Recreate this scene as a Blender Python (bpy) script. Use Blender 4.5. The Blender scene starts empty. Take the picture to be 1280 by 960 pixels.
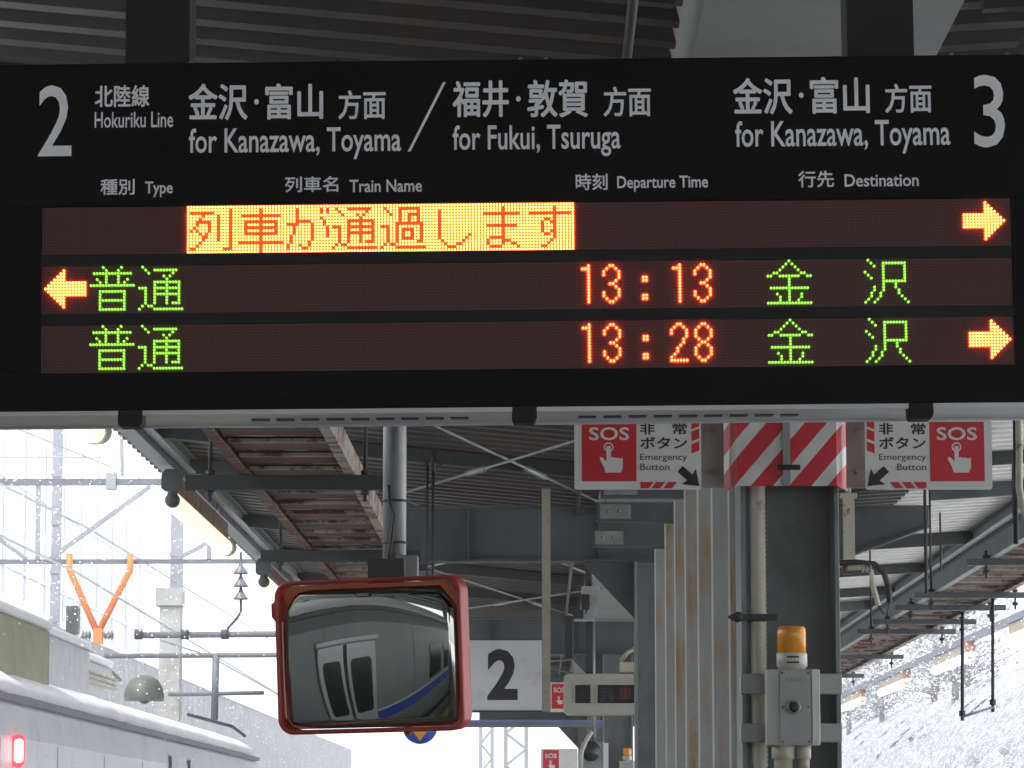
import bpy, math, random
from mathutils import Vector, Matrix
R = math.radians
rnd = random.Random(7)
sc = bpy.context.scene
col = sc.collection

# ------------------------------------------------------------------ camera, sky, sun, exposure
F = 4200.0; EYE = 1.6
cam_d = bpy.data.cameras.new("camera"); cam_d.sensor_width = 36; cam_d.lens = 36 * F / 1280
cam_d.clip_end = 3000; cam_d.clip_start = 0.05
cam = bpy.data.objects.new("camera", cam_d); col.objects.link(cam)
PITCH = math.atan(558 / F); YAW = math.atan(38 / F)
cam.location = (0, 0, EYE); cam.rotation_euler = (math.pi / 2 + PITCH, 0, YAW)
sc.camera = cam
CR = cam.rotation_euler.to_matrix()

w = bpy.data.worlds.new("World"); sc.world = w; w.use_nodes = True
nt = w.node_tree; nt.nodes.clear()
sky = nt.nodes.new('ShaderNodeTexSky'); sky.sky_type = 'NISHITA'; sky.sun_disc = False
sky.sun_elevation = R(52); sky.sun_rotation = R(215); sky.dust_density = 2; sky.air_density = 1
hs = nt.nodes.new('ShaderNodeHueSaturation'); hs.inputs['Saturation'].default_value = 0.22
bg = nt.nodes.new('ShaderNodeBackground'); bg.inputs[1].default_value = 0.15
wo = nt.nodes.new('ShaderNodeOutputWorld')
cloud = nt.nodes.new('ShaderNodeMix'); cloud.data_type = 'RGBA'; cloud.inputs[0].default_value = .6   # overcast veil over the sky
cloud.inputs[7].default_value = (6.3, 6.45, 6.7, 1)
nt.links.new(sky.outputs[0], hs.inputs['Color']); nt.links.new(hs.outputs[0], cloud.inputs[6]); nt.links.new(cloud.outputs[2], bg.inputs[0]); nt.links.new(bg.outputs[0], wo.inputs[0])

sl = bpy.data.lights.new("sun", 'SUN'); sl.energy = 0.9; sl.angle = R(25); sl.color = (1, .97, .93)
so = bpy.data.objects.new("sun", sl); col.objects.link(so)
so.rotation_euler = (R(38), 0, R(-35)); so.location = (0, 0, 40)

sc.view_settings.view_transform = 'Standard'; sc.view_settings.look = 'None'
sc.view_settings.exposure = 1.85; sc.view_settings.gamma = 1
sc.cycles.max_bounces = 7; sc.cycles.diffuse_bounces = 4; sc.cycles.glossy_bounces = 4
sc.cycles.sample_clamp_indirect = 6
sc.cycles.use_denoising = True
EXPO = 2 ** sc.view_settings.exposure


def P(px, py, Y):
    """world point seen at photo pixel (px, py) on the upright plane at distance Y"""
    d = CR @ Vector(((px - 640) / F, (480 - py) / F, -1.0))
    return Vector((0, 0, EYE)) + d * (Y / d.y)


# ------------------------------------------------------------------ materials
MATS = {}


def mat(name, c, rough=.6, metal=0., var=.12, scale=6., rust=0., rust_c=(.16, .055, .02), streak=0., bump=.0, bscale=60.,
        emit=None, es=0., spec=.5, trans=0., rscale=5., dirt=0., stretch=(1, 1, 1)):
    if name in MATS: return MATS[name]
    m = bpy.data.materials.new(name); m.use_nodes = True; MATS[name] = m
    n = m.node_tree; b = n.nodes['Principled BSDF']; L = n.links.new
    b.inputs['Roughness'].default_value = rough; b.inputs['Metallic'].default_value = metal
    b.inputs['Specular IOR Level'].default_value = spec
    if trans: b.inputs['Transmission Weight'].default_value = trans
    if emit:
        b.inputs['Emission Color'].default_value = (*emit, 1); b.inputs['Emission Strength'].default_value = es
        b.inputs['Base Color'].default_value = (*c, 1)
        return m
    tc0 = n.nodes.new('ShaderNodeTexCoord'); oi = n.nodes.new('ShaderNodeObjectInfo')
    sc3 = n.nodes.new('ShaderNodeVectorMath'); sc3.operation = 'SCALE'; sc3.inputs[0].default_value = (17, 31, 23); L(oi.outputs['Random'], sc3.inputs['Scale'])
    av = n.nodes.new('ShaderNodeVectorMath'); av.operation = 'ADD'; L(tc0.outputs['Object'], av.inputs[0]); L(sc3.outputs[0], av.inputs[1])
    OV = av.outputs[0]
    mp = n.nodes.new('ShaderNodeMapping'); mp.inputs['Scale'].default_value = stretch; L(OV, mp.inputs[0])
    nz = n.nodes.new('ShaderNodeTexNoise'); nz.inputs['Scale'].default_value = scale; nz.inputs['Detail'].default_value = 6
    nz.inputs['Roughness'].default_value = .65
    L(mp.outputs[0], nz.inputs['Vector'])
    cr = n.nodes.new('ShaderNodeValToRGB')
    cr.color_ramp.elements[0].position = .3; cr.color_ramp.elements[1].position = .7
    cr.color_ramp.elements[0].color = (*[x * (1 - var) for x in c], 1)
    cr.color_ramp.elements[1].color = (*[min(1, x * (1 + var)) for x in c], 1)
    L(nz.outputs['Fac'], cr.inputs[0]); out = cr.outputs[0]

    def over(fac_sock, colr, src):
        mx = n.nodes.new('ShaderNodeMix'); mx.data_type = 'RGBA'
        L(fac_sock, mx.inputs[0]); L(src, mx.inputs[6]); mx.inputs[7].default_value = (*colr, 1)
        return mx.outputs[2]

    def thresh(vec, sc_, lo, hi, det=8):
        z = n.nodes.new('ShaderNodeTexNoise'); z.inputs['Scale'].default_value = sc_; z.inputs['Detail'].default_value = det
        z.inputs['Roughness'].default_value = .7
        L(vec, z.inputs['Vector'])
        r = n.nodes.new('ShaderNodeMapRange'); r.inputs[1].default_value = lo; r.inputs[2].default_value = hi
        L(z.outputs['Fac'], r.inputs[0]); return r.outputs[0]
    if rust:
        out = over(thresh(OV, rscale, .64 - rust * .3, .72 - rust * .3), rust_c, out)
    if streak:
        m2 = n.nodes.new('ShaderNodeMapping'); m2.inputs['Scale'].default_value = (14, 14, .7); L(OV, m2.inputs[0])
        f = thresh(m2.outputs[0], 1.6, .62 - streak * .3, .80 - streak * .3)
        f2 = thresh(OV, 1.7, .46, .62)
        mm = n.nodes.new('ShaderNodeMath'); mm.operation = 'MULTIPLY'; L(f, mm.inputs[0]); L(f2, mm.inputs[1])
        out = over(mm.outputs[0], (.33, .18, .065), out)
    if dirt:
        out = over(thresh(OV, 2.2, .62 - dirt * .3, .95 - dirt * .3), tuple(x * .35 for x in c), out)
    L(out, b.inputs['Base Color'])
    if bump:
        bn = n.nodes.new('ShaderNodeTexNoise'); bn.inputs['Scale'].default_value = bscale; bn.inputs['Detail'].default_value = 4
        L(OV, bn.inputs['Vector'])
        bp = n.nodes.new('ShaderNodeBump'); bp.inputs['Strength'].default_value = bump; bp.inputs['Distance'].default_value = .01
        L(bn.outputs['Fac'], bp.inputs['Height']); L(bp.outputs[0], b.inputs['Normal'])
    return m


def emat(name, c, s, base=(.02, .02, .02)):
    return mat(name, base, rough=.4, emit=c, es=s / EXPO)


grey_steel = mat('grey_steel', (.20, .225, .222), .55, var=.14, scale=4, bump=.08, dirt=.35)
dark_steel = mat('dark_steel', (.036, .039, .039), .6, var=.2, scale=5, dirt=.3)
beam_paint = mat('beam_paint', (.078, .088, .090), .5, var=.2, scale=3, bump=.1, dirt=.35)
galv = mat('galvanised', (.27, .285, .285), .42, metal=.35, var=.2, scale=9, dirt=.3)
roof_sheet = mat('roof_sheet', (.056, .049, .043), .55, var=.14, scale=1.5, rust=.12, rscale=1.2, rust_c=(.055, .035, .025))
rusty = mat('rusty_steel', (.22, .17, .14), .7, var=.3, scale=8, rust=.75, rscale=7, rust_c=(.12, .038, .022), bump=.4)
rung_paint = mat('rung_paint', (.42, .38, .32), .55, var=.2, scale=9, rust=.55, rscale=6, rust_c=(.13, .045, .026), bump=.3)
fin_paint = mat('fin_paint', (.31, .32, .305), .45, var=.10, scale=3, streak=.76, bump=.12, dirt=.2)
black = mat('black_housing', (.0040, .0036, .0036), .45, var=.25, scale=3, spec=.12)
black_matt = mat('black_matt', (.010, .010, .010), .75, var=.2)
letter_white = mat('letter_white', (.84, .86, .88), .45, var=.03)
led_panel = mat('led_panel', (.080, .024, .019), .5, var=.12, scale=3)
led_off = mat('led_off', (.135, .046, .038), .35, var=.15, scale=40)
alu = mat('aluminium', (.60, .61, .62), .38, metal=.25, var=.12, scale=10, stretch=(.3, 1, 1))
slot_dark = mat('slot_dark', (.06, .06, .065), .7)
concrete = mat('concrete', (.30, .30, .29), .85, var=.22, scale=2, bump=.3, dirt=.4)
asphalt = mat('platform_paving', (.12, .12, .118), .55, var=.2, scale=2, bump=.3, dirt=.2)
snow = mat('snow', (.86, .87, .89), .8, var=.03, scale=2, bump=.5, bscale=3)
cream = mat('cream_paint', (.50, .48, .38), .5, var=.1, scale=6, rust=.2, rscale=9, rust_c=(.22, .10, .05))
cream_box = mat('cream_box', (.46, .46, .40), .5, var=.06, scale=5)
white_board = mat('white_board', (.62, .63, .625), .55, var=.06, scale=3, dirt=.15)
white_paint = mat('white_paint', (.74, .74, .71), .5, var=.04, scale=5)
red_paint = mat('red_paint', (.62, .022, .035), .5, var=.08, scale=5)
ink = mat('ink_black', (.018, .018, .02), .5)
orange_frame = mat('mirror_frame_red', (.36, .040, .028), .42, var=.25, scale=5, bump=.1)
orange_back = mat('mirror_back_orange', (.62, .16, .05), .45, var=.15, scale=5)
train_side = mat('train_side', (.80, .82, .86), .32, metal=.0, var=.07, scale=1.2, stretch=(1, 2, .3), dirt=.15)
train_door = mat('train_door', (.62, .64, .66), .35, metal=.5, var=.05)
train_glass = mat('train_glass', (.018, .04, .028), .12, var=.2, scale=2)
train_blue = mat('train_blue', (.02, .07, .45), .4, var=.08)
rubber = mat('rubber', (.015, .015, .016), .7)
olive = mat('olive_unit', (.36, .36, .23), .6, var=.15, scale=3, dirt=.3)
orange_fitting = mat('orange_fitting', (.62, .17, .035), .5, var=.12)
pale_pole = mat('pale_pole', (.20, .21, .23), .6, var=.15, scale=2)
dark_line = mat('cable_black', (.03, .03, .032), .6)
glass_orange = mat('beacon_orange', (.90, .33, .02), .22, var=.32, scale=38, stretch=(1, 1, .01))
tube_light = emat('lit_tube', (1, .92, .68), .92, (.8, .8, .75))
red_lamp = emat('red_lamp', (1, .04, .06), 3.2, (.5, .02, .02))
red_core = emat('red_lamp_core', (1, .55, .5), 3.0, (.5, .02, .02))
blue_paint = mat('blue_paint', (.03, .12, .60), .45, var=.08)
amber_paint = mat('amber_paint', (.80, .32, .03), .45, var=.08)
insul = mat('insulator', (.10, .10, .12), .3)


def mirror_material():
    m = bpy.data.materials.new('mirror_metal'); m.use_nodes = True
    n = m.node_tree; b = n.nodes['Principled BSDF']
    b.inputs['Base Color'].default_value = (.33, .34, .325, 1); b.inputs['Metallic'].default_value = 1
    tc = n.nodes.new('ShaderNodeTexCoord'); nz = n.nodes.new('ShaderNodeTexNoise'); nz.inputs['Scale'].default_value = 7
    nz.inputs['Detail'].default_value = 5
    mr = n.nodes.new('ShaderNodeMapRange'); mr.inputs[3].default_value = .008; mr.inputs[4].default_value = .035
    n.links.new(tc.outputs['Object'], nz.inputs['Vector']); n.links.new(nz.outputs['Fac'], mr.inputs[0])
    n.links.new(mr.outputs[0], b.inputs['Roughness'])
    return m


def hazard_material():
    m = bpy.data.materials.new('hazard_stripes'); m.use_nodes = True
    n = m.node_tree; b = n.nodes['Principled BSDF']; L = n.links.new
    tc = n.nodes.new('ShaderNodeTexCoord'); sp = n.nodes.new('ShaderNodeSeparateXYZ'); L(tc.outputs['Object'], sp.inputs[0])
    a = n.nodes.new('ShaderNodeMath'); a.operation = 'MULTIPLY_ADD'; a.inputs[1].default_value = -.86
    L(sp.outputs['Z'], a.inputs[0]); L(sp.outputs['X'], a.inputs[2])
    a2 = n.nodes.new('ShaderNodeMath'); a2.operation = 'MULTIPLY_ADD'; a2.inputs[1].default_value = 1 / .140; a2.inputs[2].default_value = 20.33
    L(a.outputs[0], a2.inputs[0])
    f = n.nodes.new('ShaderNodeMath'); f.operation = 'FRACT'; L(a2.outputs[0], f.inputs[0])
    g = n.nodes.new('ShaderNodeMath'); g.operation = 'GREATER_THAN'; g.inputs[1].default_value = .58; L(f.outputs[0], g.inputs[0])
    mx = n.nodes.new('ShaderNodeMix'); mx.data_type = 'RGBA'; L(g.outputs[0], mx.inputs[0])
    mx.inputs[6].default_value = (.62, .022, .04, 1); mx.inputs[7].default_value = (.72, .72, .68, 1)
    nz = n.nodes.new('ShaderNodeTexNoise'); nz.inputs['Scale'].default_value = 9; nz.inputs['Detail'].default_value = 6
    L(tc.outputs['Object'], nz.inputs['Vector'])
    mr = n.nodes.new('ShaderNodeMapRange'); mr.inputs[1].default_value = .3; mr.inputs[2].default_value = .7
    mr.inputs[3].default_value = .78; mr.inputs[4].default_value = 1.05; L(nz.outputs['Fac'], mr.inputs[0])
    vm = n.nodes.new('ShaderNodeVectorMath'); vm.operation = 'SCALE'; L(mx.outputs[2], vm.inputs[0]); L(mr.outputs[0], vm.inputs['Scale'])
    L(vm.outputs[0], b.inputs['Base Color']); b.inputs['Roughness'].default_value = .5
    return m


mirror_metal = mirror_material(); hazard = hazard_material()


# ------------------------------------------------------------------ mesh helpers
class MB:
    def __init__(s): s.v = []; s.f = []; s.mi = []; s.m = 0; s.smooth = []

    def add(s, vs, fs, smooth=False):
        o = len(s.v); s.v += [tuple(x) for x in vs]
        for f in fs: s.f.append(tuple(i + o for i in f)); s.mi.append(s.m); s.smooth.append(smooth)
        return s

    def box(s, x0, x1, y0, y1, z0, z1):
        if x0 > x1: x0, x1 = x1, x0
        if y0 > y1: y0, y1 = y1, y0
        if z0 > z1: z0, z1 = z1, z0
        return s.add([(x0, y0, z0), (x1, y0, z0), (x1, y1, z0), (x0, y1, z0), (x0, y0, z1), (x1, y0, z1), (x1, y1, z1), (x0, y1, z1)],
                     [(0, 3, 2, 1), (4, 5, 6, 7), (0, 1, 5, 4), (1, 2, 6, 5), (2, 3, 7, 6), (3, 0, 4, 7)])

    def tube(s, pts, r, n=8, caps=True):
        pts = [Vector(p) for p in pts]; rs = r if isinstance(r, (list, tuple)) else [r] * len(pts)
        vs = []; fs = []; up = None
        for i, p in enumerate(pts):
            d = (pts[min(i + 1, len(pts) - 1)] - pts[max(i - 1, 0)]).normalized()
            if up is None: up = Vector((0, 0, 1)) if abs(d.z) < .9 else Vector((1, 0, 0))
            a = d.cross(up).normalized(); b = a.cross(d).normalized(); up = b
            for k in range(n):
                t = 2 * math.pi * k / n + math.pi / n
                vs.append(p + (a * math.cos(t) + b * math.sin(t)) * rs[i])
        for i in range(len(pts) - 1):
            for k in range(n):
                k2 = (k + 1) % n
                fs.append((i * n + k, i * n + k2, (i + 1) * n + k2, (i + 1) * n + k))
        if caps:
            fs.append(tuple(range(n))[::-1]); fs.append(tuple((len(pts) - 1) * n + k for k in range(n)))
        return s.add(vs, fs, n > 5)

    def bar(s, a, b, wx, wz):
        """rectangular bar from a to b"""
        a = Vector(a); b = Vector(b); d = (b - a).normalized()
        up = Vector((0, 0, 1)) if abs(d.z) < .95 else Vector((0, 1, 0))
        x = d.cross(up).normalized() * wx / 2; z = x.cross(d).normalized() * wz / 2
        vs = [p + i * x + j * z for p in (a, b) for i, j in ((-1, -1), (1, -1), (1, 1), (-1, 1))]
        return s.add(vs, [(0, 1, 2, 3), (7, 6, 5, 4), (0, 4, 5, 1), (1, 5, 6, 2), (2, 6, 7, 3), (3, 7, 4, 0)])

    def prism(s, poly, y0, y1):
        """polygon in x,z extruded along y"""
        n = len(poly)
        vs = [(x, y0, z) for x, z in poly] + [(x, y1, z) for x, z in poly]
        fs = [tuple(range(n)), tuple(range(2 * n - 1, n - 1, -1))]
        for i in range(n): j = (i + 1) % n; fs.append((i, i + n, j + n, j))
        return s.add(vs, fs)

    def lathe(s, c, prof, n=20, axis='z'):
        vs = []; fs = []
        for r, h in prof:
            for k in range(n):
                t = 2 * math.pi * k / n
                if axis == 'z': vs.append((c[0] + r * math.cos(t), c[1] + r * math.sin(t), c[2] + h))
                elif axis == 'y': vs.append((c[0] + r * math.cos(t), c[1] + h, c[2] + r * math.sin(t)))
                else: vs.append((c[0] + h, c[1] + r * math.cos(t), c[2] + r * math.sin(t)))
        m = len(prof)
        for i in range(m - 1):
            for k in range(n):
                k2 = (k + 1) % n; fs.append((i * n + k, i * n + k2, (i + 1) * n + k2, (i + 1) * n + k))
        fs.append(tuple(range(n))[::-1]); fs.append(tuple((m - 1) * n + k for k in range(n)))
        return s.add(vs, fs, True)

    def build(s, name, mats, parent=None, org=None, bevel=0, kind=None, label=None):
        org = Vector(org) if org is not None else (Vector(root_loc(parent)) if parent is not None and not parent.get('_local') and not (root(parent).get('_local')) else Vector((0, 0, 0)))
        me = bpy.data.meshes.new(name)
        me.from_pydata([(a - org.x, b - org.y, c - org.z) for a, b, c in s.v], [], s.f)
        mats = mats if isinstance(mats, (list, tuple)) else [mats]
        for m in mats: me.materials.append(m)
        if len(mats) > 1: me.polygons.foreach_set('material_index', s.mi)
        if any(s.smooth): me.polygons.foreach_set('use_smooth', s.smooth)
        me.update()
        o = bpy.data.objects.new(name, me); col.objects.link(o)
        if parent is not None: o.parent = parent
        else: o.location = org
        if bevel:
            b = o.modifiers.new('bevel', 'BEVEL'); b.width = bevel; b.segments = 2; b.limit_method = 'ANGLE'
        if kind: o['kind'] = kind
        if label: o['label'] = label
        return o


def root(o):
    while o.parent is not None: o = o.parent
    return o


def root_loc(o): return root(o).location


def thing(name, label, cat, loc, group=None, rot=None, local=False):
    o = bpy.data.objects.new(name, None); col.objects.link(o); o.location = loc
    o.empty_display_size = .1
    if rot is not None: o.rotation_euler = rot
    o['label'] = label; o['category'] = cat
    if group: o['group'] = group
    if local: o['_local'] = 1
    return o


def tag(o, label, cat, group=None):
    o['label'] = label; o['category'] = cat
    if group: o['group'] = group
    return o


def struct(o, kind='structure'): o['kind'] = kind; return o


_tc = {}


def text_shape(body, off=0., res=3):
    k = (body, off)
    if k in _tc: return _tc[k]
    c = bpy.data.curves.new('t', 'FONT'); c.body = body; c.size = 1; c.offset = off; c.resolution_u = res
    o = bpy.data.objects.new('t', c); col.objects.link(o); bpy.context.view_layer.update()
    me = bpy.data.meshes.new_from_object(o.evaluated_get(bpy.context.evaluated_depsgraph_get()))
    vs = [(v.co.x, v.co.y) for v in me.vertices]; fs = [tuple(p.vertices) for p in me.polygons]
    bpy.data.objects.remove(o); bpy.data.curves.remove(c); bpy.data.meshes.remove(me)
    x0 = min(a for a, b in vs); x1 = max(a for a, b in vs); y0 = min(b for a, b in vs); y1 = max(b for a, b in vs)
    _tc[k] = ([((a - x0) / (x1 - x0), (b - y0) / (y1 - y0)) for a, b in vs], fs)
    return _tc[k]


def put_text(mb, body, u0, u1, v0, v1, y, off=.0, flip=False, shear=0.):
    """lettering fitted to the rectangle u0..u1, v0..v1 on the plane y, facing -y"""
    asc = body.isascii()
    vs, fs = text_shape(body, off * 1.25 if asc else 0.)
    if asc: off = 0
    e = off * (v1 - v0) * 1.15
    n = 5 if off > 0 else 1
    for k, (du, dv) in enumerate(((0, 0), (1, .5), (-1, -.5), (.5, -1), (-.5, 1))[:n]):
        mb.add([(u0 + e + a * (u1 - u0 - 2 * e) + du * e, y - .00012 * k, v0 + e + b * (v1 - v0 - 2 * e) + dv * e) for a, b in vs], fs)
    # shallow thickness: a second copy behind is not needed, the face lies on a plate


def rrect(x0, x1, z0, z1, r, n=5):
    pts = []
    for cx, cz, a in ((x1 - r, z1 - r, 0), (x0 + r, z1 - r, 90), (x0 + r, z0 + r, 180), (x1 - r, z0 + r, 270)):
        for k in range(n + 1):
            t = R(a + 90 * k / n); pts.append((cx + r * math.cos(t), cz + r * math.sin(t)))
    return pts


def arc(c, r, a0, a1, n, ax='xz'):
    out = []
    for k in range(n + 1):
        t = R(a0 + (a1 - a0) * k / n)
        out.append((c[0] + r * math.cos(t), c[1], c[2] + r * math.sin(t)) if ax == 'xz' else (c[0], c[1] + r * math.cos(t), c[2] + r * math.sin(t)))
    return out


# ------------------------------------------------------------------ setting: ground, platform, tracks
mb = MB(); mb.add([(-420, -120, -1.5), (420, -120, -1.5), (420, 700, -1.5), (-420, 700, -1.5)], [(0, 1, 2, 3)])
struct(mb.build('snow_ground', snow))
mb = MB(); mb.box(-2.9, 4.7, -40, 160, -1.45, 0)
struct(mb.build('platform', concrete, org=(2, 0, 0)))
mb = MB(); mb.box(-2.6, 4.4, -40, 100, .001, .012); struct(mb.build('platform_paving', asphalt, org=(2, 0, 0)))
mb = MB(); mb.box(-2.25, -1.95, -16, 120, .012, .018)
struct(mb.build('tactile_strip', mat('tactile_yellow', (.55, .40, .05), .7, var=.1), org=(2, 0, 0)))
mb = MB(); mb.box(-2.9, -2.6, 10, 160, .002, .03); mb.box(4.4, 4.7, 10, 160, .002, .03)
mb.box(-2.6, 4.4, 100, 160, .002, .05)
struct(mb.build('platform_snow', snow, org=(2, 0, 0)))
for xc in (-4.75, 6.6):
    mb = MB(); mb.prism([(xc - 2.0, -1.495), (xc + 1.8, -1.495), (xc + 1.4, -1.25), (xc - 1.5, -1.25)], -40, 400)
    struct(mb.build('track_bed', mat('ballast_snow', (.6, .6, .6), .9, var=.3, scale=8, bump=.6), org=(xc, 0, -1.4)))
    mb = MB()
    for dx in (-.53, .53): mb.box(xc + dx - .035, xc + dx + .035, -40, 400, -1.25, -1.10)
    struct(mb.build('rails', mat('rail_steel', (.16, .12, .10), .5, metal=.6), org=(xc, 0, -1.2)))

# ------------------------------------------------------------------ canopy
VX = .9; HV = 2.62 + EYE
EL = -3.26; ER = 4.28
SLL = .095; SLR = .06


def roof_z(x): return HV + (SLL * (VX - x) if x < VX else SLR * (x - VX))


CANY0, CANY1 = -50.0, 76.0
canopy = thing('platform_canopy', 'dark steel platform canopy with corrugated roof and a middle gutter', 'canopy', (VX, 12, 0))
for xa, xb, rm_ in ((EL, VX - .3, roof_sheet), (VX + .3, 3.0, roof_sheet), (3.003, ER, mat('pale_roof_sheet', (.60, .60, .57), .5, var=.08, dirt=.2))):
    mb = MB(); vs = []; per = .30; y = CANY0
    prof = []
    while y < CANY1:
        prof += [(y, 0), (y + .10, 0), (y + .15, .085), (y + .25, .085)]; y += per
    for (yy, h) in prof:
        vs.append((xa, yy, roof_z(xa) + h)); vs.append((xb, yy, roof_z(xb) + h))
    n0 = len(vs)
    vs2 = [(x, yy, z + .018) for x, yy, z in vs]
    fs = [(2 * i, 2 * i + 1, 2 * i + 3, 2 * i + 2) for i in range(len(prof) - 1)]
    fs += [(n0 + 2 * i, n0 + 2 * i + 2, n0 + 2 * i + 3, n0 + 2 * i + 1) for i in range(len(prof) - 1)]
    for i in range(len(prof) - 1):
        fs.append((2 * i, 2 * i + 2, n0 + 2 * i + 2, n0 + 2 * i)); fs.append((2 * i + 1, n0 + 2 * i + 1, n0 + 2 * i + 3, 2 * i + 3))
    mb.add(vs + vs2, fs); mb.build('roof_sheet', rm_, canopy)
# snow lying on the roof
mb = MB()
mb.prism([(EL + .25, roof_z(EL) + .105), (VX - .25, roof_z(VX) + .13), (VX + .25, roof_z(VX) + .13), (ER - .25, roof_z(ER) + .105), (ER - .3, roof_z(ER) + .24), (VX, HV + .42), (EL + .3, roof_z(EL) + .24)], CANY0, CANY1)
mb.build('roof_snow', snow, canopy)
# middle gutter trough
mb = MB(); mb.prism([(.5, HV - .09), (1.3, HV - .09), (1.36, HV + .10), (1.28, HV + .10), (1.24, HV - .05), (.56, HV - .05), (.52, HV + .10), (.44, HV + .10)], CANY0, CANY1)
mb.build('gutter', mat('gutter_grey', (.28, .29, .28), .5, var=.15, scale=2, dirt=.25), canopy)
# eave channels
for xe, s in ((-2.86, -1), (4.08, 1)):
    z0 = roof_z(xe) - .13
    mb = MB(); mb.box(xe - .012 * s, xe, CANY0, CANY1, z0, z0 + .125)
    mb.box(xe - .075 * s, xe - .0125 * s, CANY0, CANY1, z0, z0 + .012); mb.box(xe - .075 * s, xe - .0125 * s, CANY0, CANY1, z0 + .113, z0 + .124)
    mb.build('eave_channel', grey_steel, canopy)
    mb = MB(); mb.box(xe + .01 * s, xe + .13 * s, CANY0, CANY1, z0 - .05, z0 + .12); mb.build('eave_beam', beam_paint, canopy)
COLY = [-1.7, 12.6, 26.9, 41.2, 55.5, 69.8]
BT = 2.58 + EYE; BB = 2.13 + EYE
for yc in COLY:
    mb = MB()
    # web, tapering to the right end
    xl, xr = -1.3, 3.1
    mb.prism([(xl, BB + .018), (2.35, BB + .018), (xr, BT - .16), (xr, BT - .018), (xl, BT - .018)], yc - .006, yc + .006)
    mb.box(xl - .01, 2.35, yc - .10, yc + .10, BB, BB + .016); mb.box(xl - .01, xr + .01, yc - .10, yc + .10, BT - .016, BT)
    mb.bar((2.352, yc, BB + .008), (xr, yc, BT - .166), .2, .016)
    for xs in (-.6, .45, 1.35, 2.3): mb.box(xs, xs + .01, yc - .09, yc - .007, BB + .02, BT - .02)
    mb.build('roof_beam', beam_paint, canopy)
    for a, b in ((-2.84, xl - .012), (xr + .012, 4.1)):
        mb = MB(); mb.bar((a, yc, roof_z(a) - .068), (b, yc, roof_z(b) - .068), .07, .12)
        mb.build('beam_arm', beam_paint, canopy)
    for dy, hh in ((-2.3, .10), (4.8, .12), (8.6, .10)):
        y = yc + dy
        if y < CANY0 or y > CANY1: continue
        mb = MB()
        for a, b in ((-2.84, .42), (1.38, 4.1)):
            mb.bar((a, y, roof_z(a) - .003 - hh / 2), (b, y, roof_z(b) - .003 - hh / 2), .06, hh)
        mb.build('purlin', dark_steel, canopy)
    # diagonal bracing rods with turnbuckles
    for xa, xb in ((-1.15, .62),):
        for (ya, yb) in () if yc < 12 else ((yc + .3, yc + 7.0),) if yc < 13 else ((yc - 6.6, yc - .3), (yc + .3, yc + 7.0)):
            for fl in (0, 1):
                a = Vector((xa if not fl else xb, ya, roof_z(xa if not fl else xb) - .14 - .03 * fl)); b = Vector((xb if not fl else xa, yb, roof_z(xb if not fl else xa) - .14 - .03 * fl))
                mb = MB(); mb.tube([a, b], .011, 6); mb.build('brace_rod', galv, canopy)
                mb = MB(); mb.tube([a.lerp(b, .58), a.lerp(b, .585), a.lerp(b, .66), a.lerp(b, .665)], [.012, .024, .024, .012], 8)
                mb.build('turnbuckle', galv, canopy)
# skylight strips beside the gutter are plain sheet; long conduit runs under the roof
for x, r_ in ((1.55, .02), (1.62, .016), (.28, .018)):
    mb = MB(); mb.tube([(x, CANY0, roof_z(x) - .16), (x, CANY1, roof_z(x) - .16)], r_, 6)
    mb.build('conduit_run', dark_steel, canopy)

# ------------------------------------------------------------------ added slab above and behind the camera: blocks skylight, fills the mirror's top
ob = thing('added_sky_blocker', 'added pale grey slab over the tracks behind the camera, blocking skylight, seen in the mirror', 'light_blocker', (0, -12, 5.6))
mb = MB(); mb.box(-30, 26, -34, 7.5, 5.6, 8.8); mb.build('deck', mat('sky_blocker_paint', (.40, .40, .38), .6, var=.1, scale=1, dirt=.2), ob)
for k in range(9):
    mb = MB(); mb.box(-30, 26, -32 + k * 4.6, -31.7 + k * 4.6, 5.25, 5.599); mb.build('girder', mat('sky_blocker_girder', (.16, .17, .16), .6, var=.15), ob)
for k in range(9):
    mb = MB(); mb.box(-13.2 + (k % 3) * .0, -9.9, -33.0 + k * 4.6, -30.8 + k * 4.6, -1.49, 5.249) if k in (1, 6) else None
    if k in (1, 6): mb.build('pier', concrete, ob)

# ------------------------------------------------------------------ platform columns
for i, yc in enumerate(COLY):
    lab = {0: 'grey steel column behind the camera, seen only in the mirror', 1: 'large grey green steel column carrying the orange beacon and red striped plates',
           2: 'dark steel column just behind the row of rusty posts', 3: 'distant grey column with a small orange beacon on it',
           4: 'far column hidden mostly behind the third column of the row', 5: 'farthest grey column of the platform row'}[i]
    c = thing('steel_column', lab, 'column', (.92, yc, 0), 'steel columns along the platform')
    mb = MB(); mb.box(.752, 1.08, yc - .007, yc + .007, 0.012, BB - .002); mb.build('web', grey_steel, c)
    for x0 in (.735, 1.082):
        mb = MB(); mb.box(x0, x0 + .018, yc - .17, yc + .17, 0.012, BB - .002); mb.build('flange', grey_steel, c, bevel=.003)
    mb = MB(); mb.box(.62, 1.22, yc - .28, yc + .28, .012, .035); mb.build('base_plate', dark_steel, c)
    mb = MB()
    for s in (-1, 1):
        x = .735 if s < 0 else 1.10
        mb.prism([(x, BB - .45), (x, BB - .002), (x + s * .42, BB - .002)], yc - .006, yc + .006)
    mb.build('haunch', beam_paint, c)

# ------------------------------------------------------------------ departure board
SL = -.0083
BY = 8.3
bo = P(658, 356.5, BY)
SP = 1000 / (P(1158, 358, BY).x - P(158, 358, BY).x)      # photo pixels per metre across the board
SPV = 200 / (P(658, 258, BY).z - P(658, 458, BY).z)


def U(x): return (x - 658) / SP


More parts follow.
